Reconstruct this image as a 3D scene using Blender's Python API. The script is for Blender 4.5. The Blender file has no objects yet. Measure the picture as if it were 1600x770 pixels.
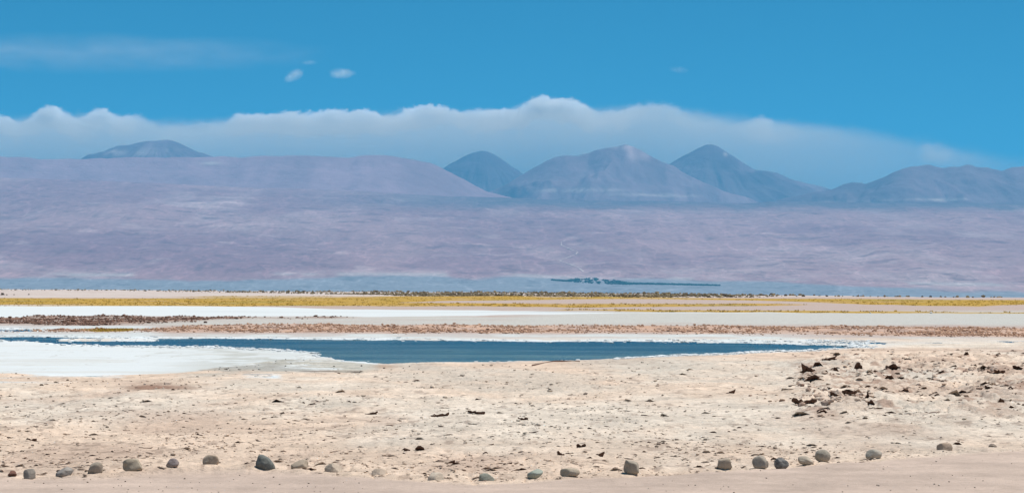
import bpy, bmesh, math, random
import numpy as np
from mathutils import Vector

sc = bpy.context.scene
COL = sc.collection
RND = random.Random(7)
NPR = np.random.default_rng(11)

# ------------------------------------------------------------------ camera, light, sky, exposure
CAM_H = 2.5            # eye height over the flat
F = 4000.0             # focal length in pixels of a 1600 px wide frame
YH = 448.0             # row of the level horizon in that frame

cam = bpy.data.cameras.new('camera')
cam.sensor_width = 36.0
cam.lens = 36.0 * F / 1600.0
cam.shift_y = (YH - 385.0) / 1600.0
cam.clip_start = 0.5
cam.clip_end = 400000.0
cam_ob = bpy.data.objects.new('camera', cam)
cam_ob.location = (0, 0, CAM_H)
cam_ob.rotation_euler = (math.radians(90), 0, 0)
COL.objects.link(cam_ob)
sc.camera = cam_ob

SUN_TO = Vector((0.34, 0.10, 0.93)).normalized()
sun = bpy.data.lights.new('sun', 'SUN')
sun.energy = 4.6
sun.angle = math.radians(0.53)
sun.color = (1.0, 0.965, 0.92)
sun_ob = bpy.data.objects.new('sun', sun)
sun_ob.rotation_euler = SUN_TO.to_track_quat('Z', 'Y').to_euler()
sun_ob.location = (0, 0, 50)
COL.objects.link(sun_ob)

world = bpy.data.worlds.new('World')
sc.world = world
world.use_nodes = True
wn = world.node_tree
wn.nodes.clear()
w_out = wn.nodes.new('ShaderNodeOutputWorld')
w_bg = wn.nodes.new('ShaderNodeBackground')
w_sky = wn.nodes.new('ShaderNodeTexSky')
w_sky.sky_type = 'NISHITA'
w_sky.sun_disc = False
w_sky.sun_elevation = math.asin(SUN_TO.z)
w_sky.sun_rotation = math.atan2(SUN_TO.x, SUN_TO.y)
w_sky.altitude = 2300
w_sky.air_density = 1.0
w_sky.dust_density = 0.0
w_sky.ozone_density = 3.0
w_tc = wn.nodes.new('ShaderNodeTexCoord')
w_sep = wn.nodes.new('ShaderNodeSeparateXYZ')
w_mul = wn.nodes.new('ShaderNodeMath'); w_mul.operation = 'MULTIPLY_ADD'
w_mul.inputs[1].default_value = 2.6; w_mul.inputs[2].default_value = 0.035
w_cmb = wn.nodes.new('ShaderNodeCombineXYZ')
w_nrm = wn.nodes.new('ShaderNodeVectorMath'); w_nrm.operation = 'NORMALIZE'
w_tint = wn.nodes.new('ShaderNodeMix'); w_tint.data_type = 'RGBA'; w_tint.blend_type = 'MULTIPLY'
w_tint.inputs[0].default_value = 1.0
w_tint.inputs[7].default_value = (0.11, 0.85, 0.94, 1)
L = wn.links.new
L(w_tc.outputs['Generated'], w_sep.inputs[0])
L(w_sep.outputs[2], w_mul.inputs[0])
L(w_sep.outputs[0], w_cmb.inputs[0]); L(w_sep.outputs[1], w_cmb.inputs[1]); L(w_mul.outputs[0], w_cmb.inputs[2])
L(w_cmb.outputs[0], w_nrm.inputs[0]); L(w_nrm.outputs[0], w_sky.inputs[0])
L(w_sky.outputs[0], w_tint.inputs[6]); L(w_tint.outputs[2], w_bg.inputs[0])
w_bg.inputs[1].default_value = 0.10
L(w_bg.outputs[0], w_out.inputs[0])

sc.view_settings.view_transform = 'Standard'
sc.view_settings.look = 'None'
sc.view_settings.exposure = 0.12
sc.view_settings.gamma = 1.0
sc.view_settings.use_curve_mapping = False
sc.render.engine = 'CYCLES'
cy = sc.cycles
cy.use_denoising = True
cy.denoiser = 'OPENIMAGEDENOISE'
cy.denoising_input_passes = 'RGB_ALBEDO_NORMAL'
cy.max_bounces = 10
cy.diffuse_bounces = 2
cy.glossy_bounces = 2
cy.volume_bounces = 8
cy.transparent_max_bounces = 16
cy.use_adaptive_sampling = False
cy.volume_max_steps = 256

# ------------------------------------------------------------------ noise and helpers
def _hash(ix, iy, seed):
    n = (ix.astype(np.int64) * 374761393 + iy.astype(np.int64) * 668265263 + seed * 974634777) & 0xFFFFFFFF
    n = ((n ^ (n >> 13)) * 1274126177) & 0xFFFFFFFF
    n = (n ^ (n >> 16)) & 0xFFFF
    return n.astype(np.float32) / 65535.0

def vnoise(x, y, seed=0):
    x = np.asarray(x, dtype=np.float64); y = np.asarray(y, dtype=np.float64)
    x0 = np.floor(x); y0 = np.floor(y)
    fx = (x - x0).astype(np.float32); fy = (y - y0).astype(np.float32)
    ux = fx * fx * fx * (fx * (fx * 6 - 15) + 10); uy = fy * fy * fy * (fy * (fy * 6 - 15) + 10)
    a = _hash(x0, y0, seed); b = _hash(x0 + 1, y0, seed)
    c = _hash(x0, y0 + 1, seed); d = _hash(x0 + 1, y0 + 1, seed)
    return ((a + (b - a) * ux) * (1 - uy) + (c + (d - c) * ux) * uy) * 2 - 1

def fbm(x, y, octv=4, seed=0, gain=0.5):
    s = 0.0; a = 1.0; t = 0.0
    for o in range(octv):
        k = 2.03 ** o
        s = s + a * vnoise(x * k + o * 17.3, y * k - o * 9.1, seed + o)
        t += a; a *= gain
    return s / t * 1.4

def sstep(a, b, v):
    t = np.clip((v - a) / (b - a + 1e-12), 0, 1)
    return t * t * (3 - 2 * t)

def poly(px, pts):
    p = np.asarray(pts, dtype=float)
    return np.interp(px, p[:, 0], p[:, 1])

def lerp3(c, col, m):
    return c + (np.asarray(col, dtype=np.float32) - c) * m[..., None]

def tag(o, label=None, cat=None, group=None, kind=None):
    if label: o['label'] = label
    if cat: o['category'] = cat
    if group: o['group'] = group
    if kind: o['kind'] = kind
    return o

def mesh_obj(name, verts, faces, mats, smooth=True, colors=None, mat_index=None, parent=None):
    """faces: (n, k) int array, k = 3 or 4"""
    me = bpy.data.meshes.new(name)
    verts = np.ascontiguousarray(verts, dtype=np.float32).reshape(-1, 3)
    faces = np.ascontiguousarray(faces, dtype=np.int32)
    nf, k = faces.shape
    me.vertices.add(len(verts)); me.vertices.foreach_set('co', verts.ravel())
    me.loops.add(nf * k); me.loops.foreach_set('vertex_index', faces.ravel())
    me.polygons.add(nf)
    me.polygons.foreach_set('loop_start', np.arange(0, nf * k, k, dtype=np.int32))
    me.polygons.foreach_set('loop_total', np.full(nf, k, dtype=np.int32))
    if mat_index is not None:
        me.polygons.foreach_set('material_index', np.ascontiguousarray(mat_index, dtype=np.int32))
    for m in (mats if isinstance(mats, (list, tuple)) else [mats]):
        me.materials.append(m)
    if colors is not None:
        at = me.attributes.new('albedo', 'FLOAT_COLOR', 'POINT')
        c4 = np.ones((len(verts), 4), dtype=np.float32)
        c4[:, :3] = np.asarray(colors).reshape(-1, 3)
        at.data.foreach_set('color', c4.ravel())
    me.update(calc_edges=True)
    me.polygons.foreach_set('use_smooth', np.full(nf, bool(smooth)))
    me.validate()
    ob = bpy.data.objects.new(name, me)
    COL.objects.link(ob)
    if parent: ob.parent = parent
    return ob

def grid_faces(nr, nc):
    i = np.arange(nr - 1)[:, None] * nc + np.arange(nc - 1)[None, :]
    return np.stack([i, i + 1, i + nc + 1, i + nc], -1).reshape(-1, 4)

def compact(verts, faces, colors=None):
    used = np.unique(faces)
    remap = np.zeros(len(verts), dtype=np.int64); remap[used] = np.arange(len(used))
    return verts[used], remap[faces], (colors[used] if colors is not None else None)

# ------------------------------------------------------------------ materials
def new_mat(name):
    m = bpy.data.materials.new(name); m.use_nodes = True
    nt = m.node_tree; b = nt.nodes['Principled BSDF']
    b.inputs['Roughness'].default_value = 0.95
    b.inputs['Specular IOR Level'].default_value = 0.08
    return m, nt, b

def noise_node(nt, scale, detail=6, rough=0.6, vec=None, stretch=None):
    n = nt.nodes.new('ShaderNodeTexNoise')
    n.inputs['Scale'].default_value = scale; n.inputs['Detail'].default_value = detail
    n.inputs['Roughness'].default_value = rough
    if vec is not None:
        if stretch:
            mp = nt.nodes.new('ShaderNodeMapping'); mp.inputs['Scale'].default_value = stretch
            nt.links.new(vec, mp.inputs[0]); vec = mp.outputs[0]
        nt.links.new(vec, n.inputs['Vector'])
    return n.outputs['Fac']

def rng_node(nt, src, a, b, lo=0.25, hi=0.75):
    r = nt.nodes.new('ShaderNodeMapRange')
    r.inputs[1].default_value = lo; r.inputs[2].default_value = hi
    r.inputs[3].default_value = a; r.inputs[4].default_value = b
    nt.links.new(src, r.inputs[0]); return r.outputs[0]

def mul_col(nt, col, fac):
    v = nt.nodes.new('ShaderNodeVectorMath'); v.operation = 'SCALE'
    nt.links.new(col, v.inputs[0]); nt.links.new(fac, v.inputs['Scale']); return v.outputs[0]

def bump(nt, bsdf, src, strength, dist):
    b = nt.nodes.new('ShaderNodeBump'); b.inputs['Strength'].default_value = strength
    b.inputs['Distance'].default_value = dist
    nt.links.new(src, b.inputs['Height']); nt.links.new(b.outputs[0], bsdf.inputs['Normal'])

def attr_mat(name, s1, s2, v1=(0.84, 1.12), v2=(0.86, 1.12), bump_scale=None, bump_dist=0.01, bump_strength=0.6):
    m, nt, b = new_mat(name)
    at = nt.nodes.new('ShaderNodeAttribute'); at.attribute_name = 'albedo'
    tc = nt.nodes.new('ShaderNodeTexCoord').outputs['Object']
    c = mul_col(nt, at.outputs['Color'], rng_node(nt, noise_node(nt, s1, 8, 0.65, tc), *v1))
    c = mul_col(nt, c, rng_node(nt, noise_node(nt, s2, 6, 0.7, tc), *v2))
    nt.links.new(c, b.inputs['Base Color'])
    if bump_scale: bump(nt, b, noise_node(nt, bump_scale, 8, 0.7, tc), bump_strength, bump_dist)
    return m

def plain_mat(name, col, var=0.25, scale=8.0, rough=0.95, bump_scale=None, bump_dist=0.01):
    m, nt, b = new_mat(name)
    tc = nt.nodes.new('ShaderNodeTexCoord').outputs['Object']
    rgb = nt.nodes.new('ShaderNodeRGB'); rgb.outputs[0].default_value = (*col, 1)
    c = mul_col(nt, rgb.outputs[0], rng_node(nt, noise_node(nt, scale, 6, 0.65, tc), 1 - var, 1 + var))
    nt.links.new(c, b.inputs['Base Color']); b.inputs['Roughness'].default_value = rough
    if bump_scale: bump(nt, b, noise_node(nt, bump_scale, 6, 0.65, tc), 0.7, bump_dist)
    return m

M_GROUND = attr_mat('salt_crust_earth', 1.6, 7.0, (0.86, 1.14), (0.72, 1.22), bump_scale=11.0, bump_dist=0.06, bump_strength=0.9)
M_ROAD = attr_mat('packed_dirt', 1.1, 9.0, (0.92, 1.07), (0.84, 1.14), bump_scale=16.0, bump_dist=0.03, bump_strength=0.7)
M_SALT = attr_mat('salt_white', 0.15, 2.0, (0.97, 1.03), (0.96, 1.04), bump_scale=6.0, bump_dist=0.01, bump_strength=0.4)
M_SLOPE = attr_mat('alluvial_slope', 0.0011, 0.005, (0.90, 1.10), (0.86, 1.13))
def slope_flecks(m):
    nt = m.node_tree; b = nt.nodes['Principled BSDF']; tc = nt.nodes.new('ShaderNodeTexCoord').outputs['Object']
    col = b.inputs['Base Color'].links[0].from_socket
    col = mul_col(nt, col, rng_node(nt, noise_node(nt, 0.0030, 9, 0.68, tc, (1.0, 0.55, 1.0)), 1.0, 0.72, 0.555, 0.66))
    col = mul_col(nt, col, rng_node(nt, noise_node(nt, 0.0044, 8, 0.66, tc, (0.8, 0.7, 1.0)), 1.0, 1.30, 0.57, 0.69))
    col = mul_col(nt, col, rng_node(nt, noise_node(nt, 0.016, 6, 0.7, tc, (1.0, 0.25, 1.0)), 0.88, 1.12, 0.35, 0.65))
    # wash channels running down the fans
    wv = nt.nodes.new('ShaderNodeMath'); wv.operation = 'ABSOLUTE'
    sb = nt.nodes.new('ShaderNodeMath'); sb.operation = 'SUBTRACT'; sb.inputs[1].default_value = 0.5
    nt.links.new(noise_node(nt, 0.0011, 6, 0.55, tc, (1.0, 0.16, 1.0)), sb.inputs[0]); nt.links.new(sb.outputs[0], wv.inputs[0])
    col = mul_col(nt, col, rng_node(nt, wv.outputs[0], 1.22, 1.0, 0.0, 0.014))
    sb2 = nt.nodes.new('ShaderNodeMath'); sb2.operation = 'SUBTRACT'; sb2.inputs[1].default_value = 0.44
    wv2 = nt.nodes.new('ShaderNodeMath'); wv2.operation = 'ABSOLUTE'
    nt.links.new(noise_node(nt, 0.0007, 7, 0.6, tc, (1.0, 0.5, 1.0)), sb2.inputs[0]); nt.links.new(sb2.outputs[0], wv2.inputs[0])
    col = mul_col(nt, col, rng_node(nt, wv2.outputs[0], 0.72, 1.0, 0.0, 0.010))
    nt.links.new(col, b.inputs['Base Color'])
slope_flecks(M_SLOPE)
M_ROCK = attr_mat('mountain_rock', 0.0008, 0.004, (0.85, 1.15), (0.9, 1.1), bump_scale=0.0022, bump_dist=140.0, bump_strength=0.6)
M_CLOD = attr_mat('clod_earth', 2.0, 14.0, (0.8, 1.15), (0.85, 1.15))
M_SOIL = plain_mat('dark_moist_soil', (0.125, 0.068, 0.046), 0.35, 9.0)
M_GRASS = attr_mat('dry_grass', 0.05, 0.6, (0.85, 1.12), (0.85, 1.12))
def blade_light(m):
    nt = m.node_tree; b = nt.nodes['Principled BSDF']; o = nt.nodes['Material Output']
    tr = nt.nodes.new('ShaderNodeBsdfTranslucent'); mx = nt.nodes.new('ShaderNodeMixShader'); mx.inputs[0].default_value = 0.5
    nt.links.new(b.inputs['Base Color'].links[0].from_socket, tr.inputs[0])
    nt.links.new(b.outputs[0], mx.inputs[1]); nt.links.new(tr.outputs[0], mx.inputs[2]); nt.links.new(mx.outputs[0], o.inputs[0])
blade_light(M_GRASS)
M_SHRUB = attr_mat('desert_shrub_leaf', 0.3, 2.0, (0.8, 1.2), (0.75, 1.25))
M_TREES = plain_mat('oasis_leaf', (0.030, 0.050, 0.026), 0.4, 0.02)
M_TRACK = plain_mat('pale_track_dust', (0.60, 0.48, 0.41), 0.2, 0.01)

def water_mat():
    m, nt, b = new_mat('lagoon_water')
    tc = nt.nodes.new('ShaderNodeTexCoord').outputs['Object']
    mx = nt.nodes.new('ShaderNodeMix'); mx.data_type = 'RGBA'
    mx.inputs[6].default_value = (0.004, 0.105, 0.175, 1); mx.inputs[7].default_value = (0.160, 0.285, 0.270, 1)
    sx = nt.nodes.new('ShaderNodeSeparateXYZ'); nt.links.new(tc, sx.inputs[0])
    sh = rng_node(nt, sx.outputs[1], 0.05, 0.9, 112.0, 84.0)
    ad = nt.nodes.new('ShaderNodeMath'); ad.operation = 'MULTIPLY_ADD'
    nt.links.new(rng_node(nt, noise_node(nt, 0.12, 6, 0.65, tc, (0.7, 2.2, 1.0)), -0.8, 0.8), ad.inputs[0]); ad.inputs[1].default_value = 1.0  # light and dark of the ripples put into the base colour as streaks
    nt.links.new(sh, ad.inputs[2]); ad.use_clamp = True
    nt.links.new(ad.outputs[0], mx.inputs[0]); nt.links.new(mx.outputs[2], b.inputs['Base Color'])
    b.inputs['Roughness'].default_value = 0.2
    b.inputs['Specular Tint'].default_value = (0.30, 0.80, 0.95, 1)
    b.inputs['IOR'].default_value = 1.33
    b.inputs['Specular IOR Level'].default_value = 0.5
    n1 = noise_node(nt, 1.0, 5, 0.6, tc, (1.4, 3.2, 1.0))
    bump(nt, b, n1, 1.0, 1.1)
    st = noise_node(nt, 0.30, 7, 0.72, tc, (0.6, 0.8, 1.0))
    nt.links.new(rng_node(nt, st, 0.04, 0.50, 0.36, 0.64), b.inputs['Specular IOR Level'])
    return m
M_WATER = water_mat()

# ------------------------------------------------------------------ ground layout
# boundaries of the zones; stored as (bearing in frame columns, frame row of a point on the flat)
def to_px(x, y): return 800.0 + F * x / y
def to_py(y, z=0.0): return YH + F * (CAM_H - z) / y
def depth_of(py, z=0.0): return F * (CAM_H - z) / (py - YH)
def at(px, py, z=0.0):
    d = depth_of(py, z); return (px - 800.0) / F * d, d

EDGE = [(-400, 451.2), (0, 451.6), (200, 452.6), (400, 454.6), (600, 456), (800, 457), (1000, 458.6), (1200, 460.8), (1350, 462.3), (1450, 463), (1600, 464), (2000, 465)]
ROAD = [(-400, 748), (0, 746.5), (120, 747), (200, 745), (250, 741.5), (330, 738.5), (420, 738.5), (480, 740), (560, 745), (640, 751), (720, 754), (800, 752), (900, 746), (1000, 742), (1100, 736), (1150, 733.5), (1200, 731), (1260, 726), (1300, 722), (1400, 716), (1480, 709), (1600, 703), (2000, 690)]
FARS = [(-400, 525), (0, 526), (60, 526), (115, 527), (250, 528.3), (400, 529), (600, 530.5), (790, 532.5), (1000, 534), (1100, 535.2), (1200, 536.5), (1290, 539), (1340, 541), (1360, 543), (2000, 543)]
NEARS = [(-400, 530), (0, 531.5), (50, 534), (100, 538), (180, 540), (270, 541.5), (350, 543), (400, 545.5), (450, 547.5), (484, 551), (500, 557), (525, 561.5), (570, 565.5), (600, 568), (640, 567), (700, 566), (800, 565), (900, 564), (960, 561), (1000, 558), (1030, 556), (1080, 554), (1150, 552.5), (1200, 550), (1280, 547), (1300, 544), (1340, 542), (1360, 541), (2000, 541)]

def lagoon_mask(px, py, x, y):
    """>0 inside the water, in frame rows"""
    j = 0.9 * fbm(x / 1.3, y / 4.0, 3, 41) + 0.5 * fbm(x / 5.0, y / 14.0, 2, 42)
    rough = sstep(1180, 1330, px)
    j = j + 1.6 * fbm(x / 0.8, y / 2.2, 3, 44) * sstep(200, 330, px) * (1 - sstep(560, 620, px)) * (py > 538)
    j = j + rough * 2.6 * fbm(x / 0.9, y / 3.0, 3, 43)
    m = np.minimum(py - poly(px, FARS), poly(px, NEARS) - py)
    # salt bar lying in the left arm
    bar = np.minimum(py - 529.0, 532.2 - py); bar = np.minimum(bar, (px - 96) / 8.0); bar = np.minimum(bar, (238 - px) / 10.0)
    m = np.minimum(m, -bar)
    # thin strip of water beyond the salt bank on the left
    st = np.minimum(py - 514.5, 518.6 - poly(px, [(-400, 0), (0, 0), (50, 0.6), (82, 3.5), (2000, 5)]) - py)
    st = np.minimum(st, (84 - px) / 6.0)
    m = np.maximum(m, st)
    # shallow channel right of the lagoon
    ch = np.minimum(py - poly(px, [(0, 533), (1250, 533.8), (1420, 535), (1600, 533), (2000, 533)]), poly(px, [(0, 533), (1230, 533.5), (1330, 535.6), (1420, 536.8), (1500, 535), (1560, 533.5), (2000, 533)]) - py)
    m = np.maximum(m, ch)
    wet = np.minimum(py - 586.4, 588.9 - py); wet = np.minimum(wet, np.minimum((px - 85) / 8.0, (172 - px) / 8.0))
    m = np.maximum(m, wet)
    pud = np.minimum(np.minimum(py - 586.6, 590.2 - py), np.minimum((px - 392) / 6.0, (427 - px) / 6.0))
    m = np.maximum(m, pud)
    return m + j * 0.8

def zones(x, y):
    px = to_px(x, y); py = to_py(y)
    return px, py

WATER_Z = -0.012

def rough_right(px, py):
    return sstep(1200, 1290, px) * sstep(540, 556, py) * (1 - sstep(640, 668, py))

def road_mask(px, py, x, y):
    j = 1.1 * fbm(x / 0.7, y / 3.0, 3, 51)
    return sstep(-1.0, 1.6, py - poly(px, ROAD) + j)

def height(x, y):
    x = np.asarray(x, dtype=np.float64); y = np.asarray(y, dtype=np.float64)
    ys = np.maximum(y, 12.0)
    px = to_px(x, ys); py = to_py(ys)
    near = 1 - sstep(105, 130, y)
    rd = road_mask(px, py, x, ys)
    rr = rough_right(px, py)
    h = 0.05 * fbm(x / 4.0, y / 7.0, 2, 1)
    h = h + (0.034 * fbm(x / 0.9, y / 1.3, 3, 2) + 0.022 * fbm(x / 0.24, y / 0.34, 2, 5)) * near * (0.55 + 0.45 * sstep(-0.4, 0.4, fbm(x / 3.5, y / 6.0, 2, 6)))
    stp = sstep(0.05, 0.12, fbm(x / 0.75, y / 1.5, 3, 15)) + 0.8 * sstep(0.2, 0.26, fbm(x / 0.5, y / 1.1, 3, 16)) + 0.9 * sstep(-0.25, -0.18, fbm(x / 1.6, y / 2.6, 4, 17))
    h = h + near * 0.013 * stp
    h = h + rr * (0.10 * np.abs(fbm(x / 0.55, y / 0.8, 4, 8)) + 0.11 * fbm(x / 2.2, y / 3.0, 2, 9) + 0.05 * sstep(0.0, 0.08, fbm(x / 0.6, y / 1.0, 3, 18)))
    cr = np.abs(fbm(x / 0.8, y / 1.3, 3, 21))
    h = h - 0.030 * (1 - sstep(0.0, 0.10, cr)) * near * sstep(-0.2, 0.3, fbm(x / 3.0, y / 6.0, 2, 22))
    h = h * (1 - 0.93 * rd) + rd * (-0.01 + 0.012 * fbm(x / 1.6, y / 2.2, 2, 12))
    # smooth salt pans
    sp = salt_near(px, py, x, y); sf = salt_far(px, py, x, y)
    h = h * (1 - 0.8 * np.clip(sp + sf, 0, 1)) * (1 - 0.8 * sstep(1150, 1250, px) * sstep(528, 531, py) * (1 - sstep(543, 552, py)))
    h = h - 0.05 * np.exp(-((py - 580.2) / 0.9) ** 2) * sstep(462, 474, px) * (1 - sstep(558, 568, px))
    # ridged fields of clods beyond the lagoon
    rb = red_band(px, py, x, y)
    h = h + rb * (0.10 * np.abs(fbm(x / 1.1, y / 2.0, 3, 31)) + 0.05)
    db = dark_band(px, py, x, y)
    h = h + db * (0.10 + 0.14 * fbm(x / 2.2, y / 6.0, 4, 32))
    # lagoon
    m = lagoon_mask(px, py, x, ys)
    inl = (ys > 60) & (ys < 190)
    low = WATER_Z - 0.02 - 0.3 * sstep(0.0, 5.0, m)
    shore = np.maximum(h * sstep(-6, -30, m) + (1 - sstep(-6, -30, m)) * (0.012 + 0.3 * np.abs(h)), WATER_Z + 0.008)
    near_l = (m > -16)
    h = np.where(inl & (m > 0), low, np.where(inl & near_l, shore, h))
    # the flat ends and drops away to the basin in front of the slopes
    de = depth_of(poly(px, EDGE))
    h = h + 0.25 * fbm(x / 60.0, y / 60.0, 2, 61) * sstep(400, 700, y)
    drop = np.clip((ys - de) / 4500.0, 0, 1)
    h = h - 112.0 * np.sqrt(drop) * (ys > de)
    return np.where(y < 12, 0.0, h)

def salt_near(px, py, x, y):
    j = 1.3 * fbm(x / 2.0, y / 5.0, 3, 71) + 1.6 * fbm(x / 0.6, y / 1.6, 3, 70)
    bot = poly(px, [(-400, 582), (0, 584), (60, 586.5), (110, 588), (170, 587), (250, 584), (300, 580), (350, 574), (420, 566), (470, 557), (490, 550), (2000, 540)])
    top = poly(px, NEARS)
    return sstep(-1, 2, bot - py + j) * sstep(-1.5, 1.0, py - top) * (px < 520)

def salt_far(px, py, x, y):
    j = 0.5 * fbm(x / 5.0, y / 25.0, 3, 72)
    top = poly(px, [(-400, 476), (0, 476.5), (260, 477.5), (420, 479), (520, 482.5), (700, 484), (860, 486), (960, 488.5), (2000, 489)])
    bot = poly(px, [(-400, 497), (0, 497), (60, 495), (150, 493), (330, 494), (420, 494), (520, 493), (570, 495), (650, 494.5), (760, 492.5), (860, 491), (960, 489), (2000, 489)])
    return sstep(-0.4, 0.5, np.minimum(py - top, bot - py) + j * 0.6)

def red_band(px, py, x, y):
    j = 1.2 * fbm(x / 4.0, y / 12.0, 3, 73)
    top = poly(px, [(-400, 520), (240, 514), (300, 509), (420, 508), (700, 508.5), (1000, 510), (1300, 510.5), (1600, 513), (2000, 515)])
    bot = poly(px, [(-400, 516), (240, 519), (300, 520.5), (420, 520), (700, 520.5), (1000, 521.5), (1300, 524.5), (1600, 528), (2000, 531)])
    return sstep(-1.0, 2.2, np.minimum(py - top, bot - py) + j)

def dark_band(px, py, x, y):
    j = 0.9 * fbm(x / 4.0, y / 14.0, 3, 74)
    top = poly(px, [(-400, 500), (0, 498), (60, 496), (150, 494.5), (260, 495), (340, 496), (420, 497.5), (520, 496.5), (560, 497), (2000, 497)])
    bot = poly(px, [(-400, 504), (0, 506), (60, 508.5), (150, 509), (240, 506), (300, 503), (340, 499.5), (420, 499), (520, 498.5), (560, 498), (590, 496), (2000, 496)])
    return sstep(-0.6, 1.2, np.minimum(py - top, bot - py) + j * 0.7)

def grass_mask(px, py, x, y):
    j = 0.45 * fbm(x / 12.0, y / 60.0, 3, 75)
    def band(t, b): return np.minimum(py - poly(px, t), poly(px, b) - py)
    a = band([(-400, 465), (0, 465.3), (180, 466.2), (300, 466.6), (400, 464.2), (640, 463.2), (800, 463.2), (1000, 464.5), (1150, 466), (1320, 466.8), (1450, 467.6), (1600, 468.5), (2000, 470)],
             [(-400, 475.5), (0, 475.8), (200, 476.6), (420, 477.3), (560, 478), (640, 472), (700, 470), (800, 468.6), (1000, 467), (1150, 468.5), (1250, 471.5), (1350, 475.5), (1450, 477.5), (1530, 478.5), (1600, 476), (2000, 474)])
    b = band([(-400, 480), (560, 473), (640, 472.8), (700, 473.2), (860, 474.2), (1000, 474.3), (1180, 474.2), (1260, 475.5), (2000, 479)],
             [(-400, 478), (540, 478.2), (640, 478.3), (800, 479.2), (900, 480), (1000, 479.2), (1150, 478.3), (1230, 477), (1300, 475.2), (2000, 475)])
    c = band([(-400, 490), (800, 485.5), (900, 483.2), (1000, 483.8), (1080, 484.6), (1200, 485.4), (1350, 486), (1500, 487.5), (2000, 490)],
             [(-400, 486), (800, 483.5), (900, 484.6), (1000, 486.2), (1080, 487.5), (1200, 488.3), (1350, 488.8), (1500, 489), (1600, 489), (2000, 489)])
    d = np.minimum(band([(-400, 516), (130, 516), (150, 514.2), (200, 515), (212, 517), (2000, 518)], [(-400, 515), (125, 516), (150, 518.6), (195, 518.6), (214, 517), (2000, 516)]), (230 - px))
    up = band([(-400, 465), (240, 464.4), (330, 462.2), (420, 462), (640, 463), (2000, 470)], [(-400, 462), (200, 463.2), (330, 463.8), (640, 463.6), (2000, 460)])
    return sstep(-0.5, 0.7, np.maximum(np.maximum(np.maximum(a, b), np.maximum(c, d)), up) + j)

TAN = (0.70, 0.53, 0.395); PALE = (0.695, 0.595, 0.48); GREYC = (0.52, 0.465, 0.385); WHITE = (0.60, 0.61, 0.585)
PINK = (0.46, 0.355, 0.30); ROADC = (0.505, 0.385, 0.305); RED = (0.56, 0.355, 0.245); BROWN = (0.24, 0.14, 0.10)
GRASSC = (0.45, 0.275, 0.058); GREEN = (0.505, 0.48, 0.425)

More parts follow.
